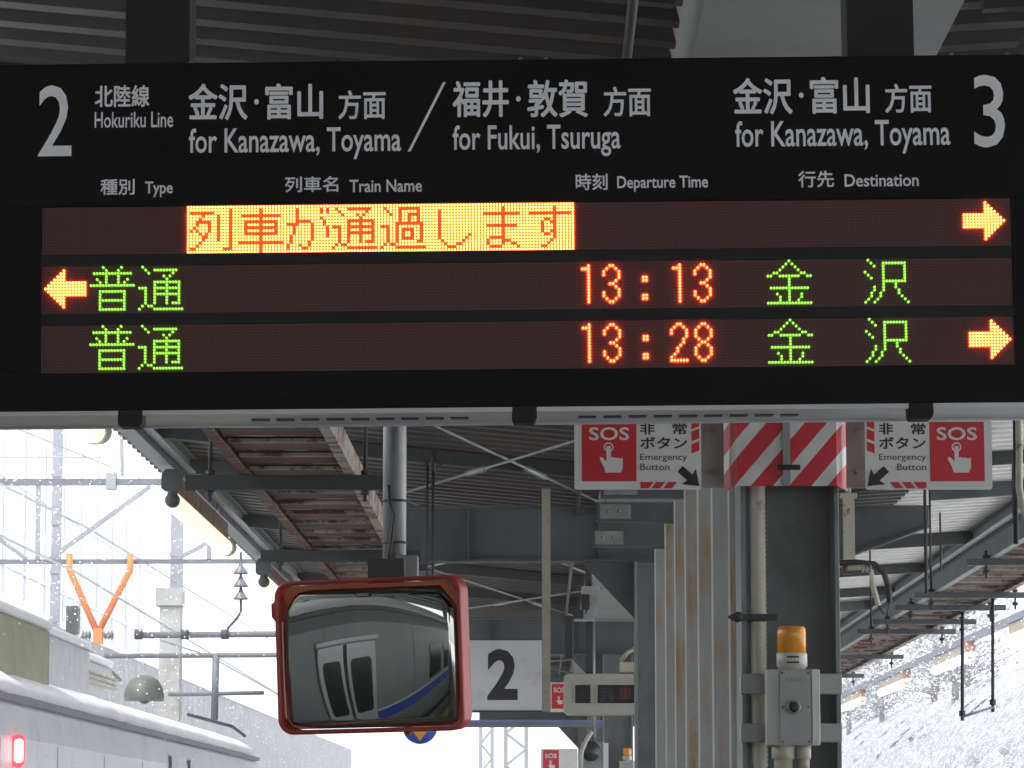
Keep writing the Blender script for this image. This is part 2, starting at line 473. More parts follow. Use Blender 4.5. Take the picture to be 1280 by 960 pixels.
def V(x, y): return (358 + SL * (x - 658) - y) / SPV


board = thing('departure_board', 'wide black departure board with lit red and green characters above the mirror', 'departure board',
              bo, rot=(0, math.atan(SL), 0), local=True)
U0, U1 = U(-34), U(1352)
VT = V(658, 73); VB = V(658, 509)
D = .285
mb = MB(); mb.box(U0, U1, .02, D, VB + .03, VT); mb.build('housing', black, board, bevel=.006)
# front face frame pieces round the display strips
rows = [V(658, 254), V(658, 328.3), V(658, 402.2)]   # top of each strip
PITCHD = 3.80 / SP; RH = 16 * PITCHD
SU0 = -160 * PITCHD
SU1 = 160 * PITCHD
mb = MB(); mb.box(U0, U1, 0, .019, rows[0], VT); mb.build('header_panel', black, board, bevel=.002)
mb = MB(); mb.box(U0, U1, 0, .019, VB, rows[2] - RH); mb.build('lower_panel', black, board, bevel=.002)
for a_, b_ in ((U0, SU0), (SU1, U1)):
    mb = MB(); mb.box(a_, b_, 0, .019, rows[2] - RH, rows[0]); mb.build('side_panel', black, board)
for k in (0, 1):
    mb = MB(); mb.box(SU0, SU1, 0, .016, rows[k + 1], rows[k] - RH); mb.build('divider', black_matt, board)
# bottom rail: pale aluminium underside with vents and dark clips
mb = MB()
mb.box(U0, U1, .030, D, VB - .006, VB - .0005); mb.box(U0, U1, .004, .016, VB - .012, VB - .0005); mb.box(U0, U1, D - .010, D, VB - .012, VB - .0061)
mb.build('bottom_rail', alu, board)
for x0, x1 in ((308, 592), (722, 1010)):
    n = 9; dx = (x1 - x0) / n
    for k in range(n):
        mb = MB(); a = U(x0 + k * dx)
        mb.box(a, a + .045, .15, .185, VB - .0085, VB - .0058); mb.build('vent_slot', slot_dark, board)
for xc in (164, 655, 1148):
    mb = MB(); a = U(xc); mb.prism([(a - .028, VB - .040), (a + .022, VB - .040), (a + .030, VB - .030), (a + .03, VB + .004), (a - .033, VB + .004), (a - .033, VB - .032)], .002, .07)
    mb.build('clip', black_matt, board, bevel=.004)
for x0, x1 in ((148, 230), (1070, 1155)):
    mb = MB(); mb.box(U(x0), U(x1), .10, .26, VT + .001, VT + 1.2); hp = mb.build('hanger_post', black_matt, board)
    for q in (.28, .74):
        mb = MB(); mb.lathe((U(x0 + (x1 - x0) * q), .09, VT + .012), [(.007, -.006), (.007, .009)], 8, 'y'); mb.build('bolt', galv, hp)
    mb = MB(); mb.box(U(x0) - .012, U(x1) + .012, .085, .28, VT + .0012, VT + .006); mb.build('foot_plate', black_matt, hp)
for xc in (236, 653, 685, 1198, 1268):
    mb = MB(); mb.lathe((U(xc), .03, VT + .006), [(.006, -.006), (.006, .006)], 8, 'y'); mb.build('bolt', galv, board)
mb = MB(); mb.lathe((U(417), .2, VT), [(.026, 0), (.026, .022), (.012, .036), (.006, .05)], 10); mb.build('lifting_eye', mat('dark_red', (.05, .012, .01), .6), board)

# printed lettering
def btext(body, x0, x1, yt, yb, off=.012):
    mb = MB(); xm = (x0 + x1) / 2
    put_text(mb, body, U(x0), U(x1), V(xm, yb), V(xm, yt), -.0012, off)
    return mb.build('lettering', letter_white, board)


btext('2', 45, 87, 105, 195, .004)
btext('3', 1222, 1261, 94, 186, .004)
btext('北陸線', 116, 185, 105, 133, .016); btext('Hokuriku Line', 116, 215, 139, 159, .008)
btext('金沢', 234, 309, 103, 150, .016); btext('・', 317, 323, 123, 130); btext('富山', 331, 404, 103, 149, .016)
btext('方面', 423, 483, 112, 149, .014); btext('for Kanazawa, Toyama', 235, 502, 159, 200, .010)
btext('福井', 567, 638, 100, 147, .016); btext('・', 647, 653, 120, 127); btext('敦賀', 661, 738, 99, 147, .016)
btext('方面', 757, 817, 108, 146, .014); btext('for Fukui, Tsuruga', 567, 778, 156, 197, .010)
btext('金沢', 920, 995, 97, 144, .016); btext('・', 1003, 1009, 116, 123); btext('富山', 1017, 1092, 96, 143, .016)
btext('方面', 1111, 1170, 105, 142, .014); btext('for Kanazawa, Toyama', 922, 1192, 151, 194, .010)
btext('種別', 124, 167, 224, 244, .014); btext('Type', 180, 215, 227, 247, .012)
btext('列車名', 356, 423, 221, 241, .014); btext('Train Name', 437, 528, 225, 241, .012)
btext('時刻', 721, 761, 218, 239, .014); btext('Departure Time', 773, 887, 221, 241, .012)
btext('行先', 1000, 1045, 215, 236, .014); btext('Destination', 1058, 1151, 219, 235, .012)
mb = MB(); a = (U(557), V(557, 102)); b = (U(512), V(512, 190)); t = .0036
mb.add([(a[0] - t, -.0012, a[1]), (a[0] + t, -.0012, a[1]), (b[0] + t, -.0012, b[1]), (b[0] - t, -.0012, b[1])], [(0, 3, 2, 1)])
mb.build('slash', letter_white, board)

# LED glyphs, 16 x 16
def rowset(d):
    g = [[0] * 16 for _ in range(16)]
    for r_, cs in d.items():
        for c in cs:
            if isinstance(c, tuple):
                for q in range(c[0], c[1] + 1): g[r_][q] = 1
            else: g[r_][c] = 1
    return g


def vert(d, c, r0, r1):
    for r_ in range(r0, r1 + 1): d.setdefault(r_, []).append(c)
    return d


retsu = rowset({1: [14], 2: [(1, 8), 14], 3: [5, 10, 14], 4: [4, 10, 14], 5: [(3, 7), 10, 14], 6: [3, 7, 10, 14], 7: [2, 7, 10, 14], 8: [1, 3, 7, 10, 14],
                9: [4, 6, 10, 14], 10: [5, 6, 10, 14], 11: [5, 10, 14], 12: [4, 14], 13: [3, 14], 14: [1, 2, 12, 13, 14]})
sha = rowset(vert({3: [(2, 14)], 5: [(3, 13)], 6: [3, 13], 7: [(3, 13)], 8: [3, 13], 9: [(3, 13)], 12: [(1, 15)]}, 8, 1, 15))
ga = {5: [(4, 8), 13], 6: [(1, 4), 9, 13], 7: [3, 9], 8: [3, 9], 9: [3, 9], 10: [2, 9], 11: [2, 9], 12: [2, 8], 13: [1, 5, 8], 14: [1, 6, 7], 1: [12, 14], 2: [12, 14], 4: [12]}
vert(ga, 4, 1, 4); vert(ga, 14, 7, 10); ga = rowset(ga)
tsu_d = {1: [2, (5, 12)], 2: [3, 11], 3: [8, 10], 4: [9], 5: [(5, 13)], 6: [5, 9, 13], 7: [0, 1, 2, (5, 13)], 8: [2, 5, 9, 13], 9: [2, (5, 13)],
         10: [2, 5, 9, 13], 11: [2, 5, 9, 13], 12: [2, 5, 9, 11, 12, 13], 13: [1, 3, 4], 14: [0, (5, 14)]}
tsu = rowset({**tsu_d, 0: [1]})
tsu2 = rowset({**tsu_d, 1: [1, (5, 12)], 2: [2, 11], 3: [3, 8, 10]})
ka = {1: [1, (6, 12)], 2: [2, 6, 12], 3: [3, 6, (9, 12)], 4: [6, 9, 12], 5: [6, 9, 12], 6: [(5, 13)], 7: [0, 1, 2, 5, 13], 8: [2, 5, (7, 10), 13], 9: [2, 5, 7, 10, 13],
      10: [2, 5, 7, 10, 13], 11: [2, 5, (7, 10), 13], 12: [2, 5, 12, 13], 13: [1, 3, 4], 14: [0, (5, 14)]}
ka = rowset(ka)
shi = rowset(vert({12: [4, 11], 13: [5, 9, 10], 14: [6, 7, 8], 11: [12], 10: [13]}, 3, 2, 11))
ma = rowset(vert({3: [(2, 13)], 7: [(3, 12)], 11: [(4, 7)], 12: [3, 9, 10], 13: [3, 11, 12], 14: [(4, 7), 13]}, 8, 1, 13))
su = rowset(vert({3: [(1, 14)], 5: [6, 7], 6: [5, 8], 7: [5], 8: [5], 9: [5, 8], 10: [6, 7], 12: [8], 13: [7], 14: [5, 6]}, 9, 1, 11))
fu = rowset({0: [4, 10], 1: [5, 9], 2: [(1, 13)], 3: [5, 9], 4: [2, 5, 9, 12], 5: [3, 5, 9, 11], 6: [(0, 14)], 8: [(3, 11)], 9: [3, 11], 10: [3, 11], 11: [(3, 11)], 12: [3, 11], 13: [3, 11], 14: [(3, 11)]})
kin = rowset({0: [7], 1: [6, 8], 2: [5, 9], 3: [4, 10], 4: [2, 3, 11, 12], 5: [0, 1, (4, 10), 13, 14], 6: [7], 7: [7], 8: [7], 9: [(1, 13)], 10: [7], 11: [3, 7, 11], 12: [4, 7, 11], 13: [4, 7, 10], 14: [(0, 14)]})
zawa = {0: [1], 1: [2, (6, 13)], 2: [3], 4: [0], 5: [1], 6: [2], 7: [(6, 13)], 8: [10], 9: [3, 10], 10: [3, 11], 11: [2, 5, 11], 12: [2, 5, 12], 13: [1, 4, 13], 14: [0, 3, 14]}
vert(zawa, 6, 2, 10); vert(zawa, 13, 2, 6); zawa = rowset(zawa)
d1 = rowset(vert({2: [0, 1]}, 2, 1, 13))
d3 = rowset({1: [2, 3], 2: [1, 4], 3: [0, 5], 4: [0, 5], 5: [5], 6: [4], 7: [2, 3], 8: [4], 9: [5], 10: [0, 5], 11: [0, 5], 12: [1, 4], 13: [2, 3]})
d2 = rowset({1: [2, 3], 2: [1, 4], 3: [0, 5], 4: [0, 5], 5: [5], 6: [4], 7: [4], 8: [3], 9: [2], 10: [2], 11: [1], 12: [0], 13: [(0, 5)]})
d8 = rowset({1: [2, 3], 2: [1, 4], 3: [0, 5], 4: [0, 5], 5: [0, 5], 6: [1, 4], 7: [2, 3], 8: [1, 4], 9: [0, 5], 10: [0, 5], 11: [0, 5], 12: [1, 4], 13: [2, 3]})
dca = rowset({5: [0, 1], 6: [0, 1]}); dcb = rowset({11: [0, 1], 12: [0, 1]})
larr = [[0] * 16 for _ in range(16)]
for c in range(14):
    h = c if c < 7 else 2
    for r_ in range(7 - h, 8 + h): larr[r_][c] = 1
rarr = [r_[:14][::-1] + [0, 0] for r_ in larr]

am_core = emat('led_amber_core', (1.0, .66, .17), 3.4); am_ring = emat('led_amber_ring', (1.0, .22, .012), 1.15)
rd_core = emat('led_red_core', (1.0, .085, .012), 1.15); rd_ring = emat('led_red_ring', (1.0, .045, .006), .75)
or_core = emat('led_orange_core', (1.0, .40, .11), 3.4); or_ring = emat('led_orange_ring', (1.0, .07, .012), 1.6)
am_wall = emat('led_amber_wall', (1.0, .05, .006), 24); rd_wall = emat('led_red_wall', (1.0, .03, .004), 8); or_wall = emat('led_orange_wall', (1.0, .04, .006), 24); gr_wall = emat('led_green_wall', (.10, .42, .01), 5)
gr_core = emat('led_green_core', (.42, 1.0, .10), 1.6); gr_ring = emat('led_green_ring', (.10, .42, .01), .45)


def dot(mb, row, c, r_, ci, ri, rc=.36, ro=.47, h=.0052):
    x = SU0 + (c + .5) * PITCHD; z = rows[row] - (r_ + .5) * PITCHD; y = .0088
    n = 8; vs = []
    for rad, hh in ((ro, 0), (ro, h * .8), (rc, h)):
        for k in range(n):
            t = 2 * math.pi * (k + .5) / n; vs.append((x + rad * PITCHD * math.cos(t), y - hh, z + rad * PITCHD * math.sin(t)))
    mb.m = ri + 1; mb.add(vs, [(k, (k + 1) % n, n + (k + 1) % n, n + k) for k in range(n)])
    mb.m = ri; mb.add(vs[n:], [(k, (k + 1) % n, n + (k + 1) % n, n + k) for k in range(n)])
    mb.m = ci; mb.add(vs[2 * n:], [tuple(range(n))])


lit = [set(), set(), set()]


def glyph(row, g, c0, mats, name='lit_character', bgd=False):
    rr = (.40, .56) if mats[0] is or_core else (.38, .50)
    mb = MB()
    for r_ in range(16):
        for c in range(16):
            if g[r_][c]: dot(mb, row, c0 + c, r_, 0, 1, rr[0], rr[1]); lit[row].add((c0 + c, r_))
            elif bgd: dot(mb, row, c0 + c, r_, 3, 4, .38, .49); lit[row].add((c0 + c, r_))
    return mb, mats, name


strips = []
for k in range(3):
    mb = MB(); mb.box(SU0 + .001, SU1 - .001, .009, .0185, rows[k] - RH + .0005, rows[k] - .0005)
    strips.append(mb.build('display_strip', led_panel, board))
todo = []
for i, g in enumerate((retsu, sha, ga, tsu2, ka, shi, ma, su)): todo.append((0, glyph(0, g, 48 + 16 * i, [rd_core, rd_ring, rd_wall, am_core, am_ring, am_wall], bgd=True)))
ora = [or_core, or_ring, or_wall]; gre = [gr_core, gr_ring, gr_wall]; arr = [am_core, am_ring, am_wall]
todo.append((0, glyph(0, rarr, 304, arr, 'lit_arrow'))); todo.append((1, glyph(1, larr, 1, arr, 'lit_arrow'))); todo.append((2, glyph(2, rarr, 305, arr, 'lit_arrow')))
for r_ in (1, 2):
    todo.append((r_, glyph(r_, fu, 16, gre))); todo.append((r_, glyph(r_, tsu, 32, gre)))
    todo.append((r_, glyph(r_, kin, 239, gre))); todo.append((r_, glyph(r_, zawa, 271, gre)))
    todo.append((r_, glyph(r_, d1, 178, ora))); todo.append((r_, glyph(r_, d3, 185, ora))); todo.append((r_, glyph(r_, dca, 198, ora, 'lit_colon_dot'))); todo.append((r_, glyph(r_, dcb, 198, ora, 'lit_colon_dot')))
todo.append((1, glyph(1, d1, 208, ora))); todo.append((1, glyph(1, d3, 215, ora)))
todo.append((2, glyph(2, d2, 207, ora))); todo.append((2, glyph(2, d8, 215, ora)))
for row, (mb, mats, name) in todo: mb.build(name, mats, strips[row])
for k in range(3):
    mb = MB()
    for c in range(320):
        for r_ in range(16):
            if (c, r_) in lit[k]: continue
            x = SU0 + (c + .5) * PITCHD; z = rows[k] - (r_ + .5) * PITCHD; q = .36 * PITCHD
            mb.add([(x + q * math.cos(t), .0076, z + q * math.sin(t)) for t in (0.4, 1.45, 2.5, 3.54, 4.6, 5.6)], [(0, 1, 2, 3, 4, 5)])
    mb.build('unlit_lamps', led_off, strips[k], kind='stuff')

# ------------------------------------------------------------------ traffic mirror and its pole
MY = 10.5
mc = P(465, 819, MY)
MROT = (R(0), R(2.0), R(0))
mir = thing('platform_mirror', 'rectangular convex mirror in a red frame showing a train, below the departure board', 'mirror', mc,
            rot=(R(4.0), R(-1.0), R(-15.5)), local=True)
W2, H2 = .306, .240
ring = [(0, 0.0), (.006, -.022), (.016, -.026), (.024, -.018), (.024, .05)]
outer = rrect(-W2, W2, -H2, H2, .05, 6)
mb = MB(); vs = []; n = len(outer)
for ins, yy in [(.013, .03), (.013, -.030), (.009, -.038), (.003, -.038), (0, -.030), (0, .045)]:
    for (x, z) in outer:
        sx = (W2 - ins) / W2; sz = (H2 - ins) / H2; vs.append((x * sx, yy, z * sz))
m_ = 6; fs = []
for i in range(m_ - 1):
    for k in range(n): k2 = (k + 1) % n; fs.append((i * n + k, (i + 1) * n + k, (i + 1) * n + k2, i * n + k2))
mb.add(vs, fs, True); mb.build('frame', orange_frame, mir)
mb = MB(); mb.prism([(x * .93, z * .93) for x, z in outer], -.006, .004); mb.build('back_plate', orange_back, mir)
# convex face: chamfered top corners
mx0, mx1, mz0, mz1 = -.290, .284, -.224, .210
RM = 4.0; FX = .05
SX, SZ = 40, 30; mb = MB(); vs = []; idx = {}


def inside(x, z):
    # rounded bottom corners, cut top corners
    if z > mz1 - .06 and abs(x) > mx1 - .035 + (mz1 - .06 - z) * .6: return False
    return True


for j in range(SZ + 1):
    z = mz0 + (mz1 - mz0) * j / SZ
    cut = 0
    if z > mz1 - .062: cut = (z - (mz1 - .062)) * .85
    if z < mz0 + .03: d_ = (mz0 + .03 - z); cut = .03 - math.sqrt(max(0, .03 ** 2 - d_ ** 2))
    for i in range(SX + 1):
        x = (mx0 + cut) + (mx1 - mx0 - 2 * cut) * i / SX
        y = -.036 + ((x - FX) ** 2 + z * z) / (2 * RM) - FX * FX / (2 * RM) + .95 * (x * x + z * z) ** 2
        # rolled edge
        e = min(x - (mx0 + cut), (mx1 - cut) - x, z - mz0, mz1 - z)
        if e < .014: y += (.014 - e) ** 2 * 60
        vs.append((x, y, z))
fs = [(j * (SX + 1) + i, j * (SX + 1) + i + 1, (j + 1) * (SX + 1) + i + 1, (j + 1) * (SX + 1) + i) for j in range(SZ) for i in range(SX)]
mb.add(vs, fs, True); face = mb.build('mirror_face', mirror_metal, mir)
mb = MB(); mb.box(-.035, .010, -.040, -.030, .182, .196); mb.build('maker_label', mat('label_dark', (.03, .03, .03), .5), mir)
mb = MB(); mb.box(-.032, .007, -.0410, -.0401, .1845, .1935); mb.build('label_print', mat('label_grey', (.22, .22, .20), .5), mir)
mb = MB(); mb.prism([(-.30, .10), (-.325, .13), (-.325, .17), (-.285, .20), (-.27, .15)], -.01, .05); mb.build('side_lug', orange_frame, mir)
mb = MB(); mb.lathe((.11, 0, -.243), [(.012, -.008), (.012, .02)], 10); mb.build('bottom_bolt', orange_frame, mir)
mb = MB(); mb.box(-.03, .09, .076, .12, .1, .3); mb.build('mounting_bracket', dark_steel, mir)

pt = P(492, 900, MY + .16)
pole = thing('hanging_pole', 'round grey steel pipe hanging from the roof behind the mirror', 'pole', (pt.x, pt.y, 0))
mb = MB(); mb.tube([(pt.x, pt.y, 1.95), (pt.x, pt.y, BB + .25)], .038, 16); mb.build('pipe', galv, pole)
mb = MB(); mb.tube([(pt.x, pt.y, BB + .20), (pt.x, 12.49, BB + .20)], .03, 10); mb.build('support_arm', galv, pole)
for py in (622, 675):
    z = P(492, py, MY).z
    mb = MB(); mb.lathe((pt.x, pt.y, z), [(.0395, 0), (.0395, .008)], 14); mb.build('cable_tie', dark_line, pole)
mb = MB()
mb.tube([(pt.x + dx * .01, pt.y - .05, P(0, py, MY).z) for dx, py in ((-1.6, 602), (-1.4, 622), (.1, 640), (-.3, 660), (-1.4, 690), (-2.2, 722))], .006, 6)
mb.build('cable', dark_line, pole)
mb = MB(); c = P(507, 706, MY + .1); mb.box(c.x - .03, c.x + .04, c.y - .02, c.y + .04, c.z - .045, c.z + .03); mb.build('clamp', galv, pole, bevel=.004)

# ------------------------------------------------------------------ row of rust streaked posts
FY = [13.46, 14.8, 16.15, 17.6, 18.98, 20.45, 22.3]
ords = ['nearest the beacon column', 'second from the beacon column', 'third from the beacon column', 'fourth from the beacon column',
        'fifth from the beacon column', 'sixth from the beacon column', 'farthest, last on the left of the row']
for i, y in enumerate(FY):
    t = thing('steel_post', 'pale grey rust streaked steel post, ' + ords[i], 'post', (.85, y, 0), 'rust streaked posts beside the column')
    top = EYE + 1.85
    mb = MB(); mb.box(.75, .97, y, y + .02, .012, top); mb.box(.75, .756, y + .0201, y + .11, .012, top)
    mb.box(.75, .97, y - .0, y + .11, top + .001, top + .006)
    o = mb.build('upright', fin_paint, t)
    mb = MB(); mb.box(.745, .752, y - .012, y - .001, .012, top + .004); mb.build('edge_light_strip', mat('edge_catchlight', (.62, .63, .62), .4, var=.06), t)  # paler strip paints in the light caught along the post's left edge
    if i >= 2:
        mb = MB(); mb.box(.33, .90, y - .02, y - .008, EYE + 1.875, EYE + 1.98); mb.box(.33, .90, y - .0199, y + .05, EYE + 1.868, EYE + 1.8745)
        mb.box(.33, .90, y - .0199, y + .05, EYE + 1.9805, EYE + 1.986)
        a = mb.build('arm', beam_paint, t)
        for bx in (.40, .47):
            mb = MB(); mb.lathe((bx, y - .02, EYE + 1.93), [(.012, -.01), (.012, .0)], 6, 'y'); mb.build('bolt', galv, a)
        mb = MB(); mb.box(.35, .54, y - .026, y - .0205, EYE + 1.885, EYE + 1.972); mb.build('splice_plate', mat('splice', (.24, .25, .24), .5, var=.3, scale=12), a)
# dark strut just left of the far column, at the end of the row
# ------------------------------------------------------------------ emergency signs and hazard band round the beacon column
def sos_sign(left, px0, px1, py0, py1, Y, label, full=True, thick=.006, mirror=False, name='emergency_sign', group='red and white emergency button signs', simple=False):
    a = P(px0, py1, Y); b = P(px1, py0, Y)
    x0, x1, z0, z1 = a.x, b.x, a.z, b.z; W = x1 - x0; H = z1 - z0
    t = thing(name, label, 'sign', ((x0 + x1) / 2, Y, (z0 + z1) / 2), group)
    mb = MB(); mb.prism(rrect(x0, x1, z0, z1, W * .02 + .001, 3), Y, Y + thick); mb.build('plate', white_paint, t)

    def X(u): return x0 + u * W if left else x1 - u * W

    def Z(v): return z1 - v * H
    y1 = Y - .0015; y2 = Y - .0025
    xa, xb = sorted((X(.06), X(.49)))
    mb = MB(); mb.box(xa, xb, y1, Y - .0002, Z(.89), Z(.045 if simple else .10)); mb.build('red_field', red_paint, t)
    cx = (xa + xb) / 2; w_ = xb - xa
    sos_s = 'SOS'
    mb = MB(); put_text(mb, sos_s, cx - w_ * .37, cx + w_ * .37, Z(.345), Z(.17), y2, .014); mb.build('lettering', white_paint, t)
    # pressing hand
    mb = MB(); hx = cx; k = w_
    hand = [(-.05, .33), (.03, .33), (.03, .12), (.06, .13), (.11, .11), (.15, .12), (.19, .10), (.25, .11), (.25, -.07), (.21, -.16), (-.07, -.16), (-.10, -.05), (-.17, .08), (-.17, .13), (-.12, .12), (-.05, .04)]
    zc = Z(.66)
    poly = [(hx + a_ * k, zc + b_ * k) for a_, b_ in hand]
    mb.add([(x, y2, z) for x, z in poly], [tuple(range(len(poly)))])
    for k_ in range(16):
        t0 = 2 * math.pi * k_ / 16; t1 = 2 * math.pi * (k_ + 1) / 16; c0 = (hx - .01 * k, zc + .31 * k)
        mb.add([(c0[0] + r_ * k * math.cos(q), y2 - .0002, c0[1] + r_ * k * math.sin(q)) for r_, q in ((.065, t0), (.09, t0), (.09, t1), (.065, t1))], [(0, 1, 2, 3)])
    mb.build('hand_symbol', white_paint, t)
    if simple: return t
    tx0, tx1 = sorted((X(.52), X(.89)))
    mb = MB(); put_text(mb, '非', tx0, tx0 + W * .115, Z(.27), Z(.115), y1, .02); put_text(mb, '常', tx1 - W * .115, tx1, Z(.27), Z(.115), y1, .02)
    put_text(mb, 'ボタン', tx0, tx1, Z(.46), Z(.30), y1, .02)
    if left:
        put_text(mb, 'Emergency', tx0, tx1, Z(.635), Z(.525), y1, .0); put_text(mb, 'Button', tx0, tx0 + W * .23, Z(.745), Z(.655), y1, .0)
    else:
        put_text(mb, 'Emergency', tx0, tx1, Z(.635), Z(.525), y1, .0); put_text(mb, 'Button', tx1 - W * .23, tx1, Z(.745), Z(.655), y1, .0)
    mb.build('lettering', ink, t)
    # black arrow pointing down to the button
    s = 1 if left else -1
    tip = (X(.985), Z(.955)); q = W * .185; dx, dz = s * .74, -.67
    nx, nz = -dz, dx

    def A(u_, v_): return (tip[0] + (-u_ * dx + v_ * nx) * q, y2, tip[1] + (-u_ * dz + v_ * nz) * q)
    mb = MB(); mb.add([A(0, 0), A(.62, .46), A(.55, .17), A(1.1, .17), A(1.1, -.17), A(.55, -.17), A(.62, -.46)], [(0, 1, 2, 3, 4, 5, 6)]); mb.build('arrow', ink, t)
    # border hazard stripes (red dashes)
    for u0, u1 in ((.52, .585), (.605, .675), (.70, .77)):
        mb = MB(); mb.add([(X(u0), y1, Z(.985)), (X(u1), y1, Z(.985)), (X(u1 + .04), y1, Z(.90)), (X(u0 + (0 if u0 == .52 else .04)), y1, Z(.90))], [(0, 1, 2, 3)]); mb.build('border_stripe', red_paint, t)
    for v0, v1 in ((.09, .20), (.23, .36), (.40, .52)):
        mb = MB(); mb.add([(X(.925), y1, Z(v1)), (X(.985), y1, Z(v1 - .04)), (X(.985), y1, Z(v0 - .04)), (X(.925), y1, Z(v0))], [(0, 1, 2, 3)]); mb.build('border_stripe', red_paint, t)
    return t


SY = 12.18
sos_sign(True, 718, 876, 518, 612, SY, 'red and white emergency button sign on the left of the beacon column')
sos_sign(False, 1082, 1239, 518, 612, SY, 'red and white emergency button sign on the right of the beacon column')
hz = thing('hazard_band', 'red and white striped warning plates wrapped round the top of the beacon column', 'warning plates', P(982, 575, 12.22))
HT = 515; HB = 607
a = P(921, HB, 12.2); b = P(981, HT, 12.2); mb = MB(); mb.box(a.x, b.x, 12.2, 12.215, a.z, b.z); mb.build('striped_plate', hazard, hz)
a = P(987, HB, 12.2); b = P(1045, HT, 12.2); mb = MB(); mb.box(a.x, b.x, 12.2, 12.215, a.z, b.z); mb.build('striped_plate', hazard, hz)
for x0, y0, x1, y1 in ((905, 12.42, 920.6, 12.201), (1045.4, 12.201, 1058, 12.42)):
    a = P(x0, HB, y0); b = P(x1, HT, y1)
    zb, zt = P(0, HB, 12.2).z, P(0, HT, 12.2).z
    n_ = Vector((b.y - a.y, -(b.x - a.x), 0)).normalized() * .008
    mb = MB(); vs = [(a.x, a.y, zb), (b.x, b.y, zb), (b.x, b.y, zt), (a.x, a.y, zt)]
    vs += [(x - n_.x, y - n_.y, z) for x, y, z in vs]
    mb.add(vs, [(0, 1, 2, 3), (7, 6, 5, 4), (0, 4, 5, 1), (1, 5, 6, 2), (2, 6, 7, 3), (3, 7, 4, 0)]); mb.build('striped_side_plate', hazard, hz)
for x0, x1 in ((877, 904), (1059, 1081)):
    a = P(x0, 609, 12.3); b = P(x1, 515, 12.3); mb = MB(); mb.box(a.x, b.x, 12.3, 12.33, a.z, b.z)
    o = mb.build('bracket_plate', mat('bracket_brown', (.30, .27, .25), .6, var=.15), hz)
    for zz in (.2, .75):
        mb = MB(); mb.lathe(((a.x + b.x) / 2, 12.3, a.z + (b.z - a.z) * zz), [(.010, -.012), (.010, 0)], 6, 'y')
        mb.tube([((a.x + b.x) / 2, 12.289, a.z + (b.z - a.z) * zz), ((a.x + b.x) / 2 + (.055 if x0 > 1000 else -.055), 12.24, a.z + (b.z - a.z) * zz + .004)], .004, 5)
        mb.build('bolt', galv, o)
a = P(979, HB, 12.19); b = P(987, HT, 12.19); mb = MB(); mb.box(a.x, b.x, 12.186, 12.199, a.z, b.z); o = mb.build('joint_strip', galv, hz)
for zz in (.24,):
    z = a.z + (b.z - a.z) * zz; mb = MB(); mb.box(a.x - .02, b.x + .035, 12.17, 12.1855, z - .008, z + .010); mb.build('latch', black_matt, hz)

# ------------------------------------------------------------------ beacon, button box, conduits
def alarm_box(Y, cx, cz, s, label, group):
    t = thing('alarm_box', label, 'alarm box', (cx, Y, cz), group)
    w2 = .096 * s; h2 = .137 * s
    mb = MB(); mb.box(cx - w2, cx + w2, Y, Y + .12, cz - h2, cz + h2); mb.build('case', cream_box if s < 1 else mat('box_grey', (.44, .45, .43), .45, var=.05, scale=5), t, bevel=.005)
    mb = MB(); mb.box(cx - w2 * .52, cx + w2 * .66, Y - .007, Y - .0003, cz - h2 * .97, cz + h2 * .97); cov = mb.build('cover', mat('cover_grey', (.36, .37, .36), .42, var=.07, scale=6), t, bevel=.002)
    mb = MB(); mb.box(cx + w2 * .70, cx + w2 * .97, Y - .009, Y - .0004, cz - h2 * .99, cz + h2 * .99); mb.build('hinge_strip', white_paint, t)
    mb = MB(); mb.m = 0; mb.lathe((cx, Y - .007, cz - .0), [(.026, -.002), (.026, -.014), (.020, -.016)], 20, 'y')
    mb.m = 1; mb.lathe((cx, Y - .007, cz), [(.019, -.0165), (.019, -.020), (.008, -.022)], 20, 'y'); mb.build('push_button', [galv, ink], cov)
    for sx in (-.42, .55):
        for sz in (-.9, 0, .9):
            mb = MB(); mb.lathe((cx + sx * w2, Y - .007, cz + sz * h2), [(.0035, -.003), (.0035, 0)], 6, 'y'); mb.build('screw', dark_steel, cov)
    mb = MB(); mb.box(cx - w2 * .3, cx + w2 * .45, Y - .0083, Y - .0072, cz + h2 * .66, cz + h2 * .78); mb.build('faded_print', mat('faded', (.28, .29, .28), .5, var=.3, scale=60), cov)
    # beacon on top
    bz = cz + h2
    mb = MB(); mb.lathe((cx - .0, Y + .06, bz), [(.050, .001), (.050, .010), (.056, .012), (.056, .058), (.052, .062)], 24)
    bb = mb.build('beacon_base', mat('beacon_base', (.55, .55, .48), .45, var=.05), t)
    for zz in (.022, .042):
        mb = MB(); mb.box(cx - .022, cx + .022, Y + .0005, Y + .006, bz + zz, bz + zz + .006); mb.build('sound_slot', ink, bb)
    mb = MB(); mb.lathe((cx, Y + .06, bz + .062), [(.0525, 0), (.0525, .075), (.050, .092), (.044, .096)], 28); 
    mb.build('beacon_lens', glass_orange, t)
    return t


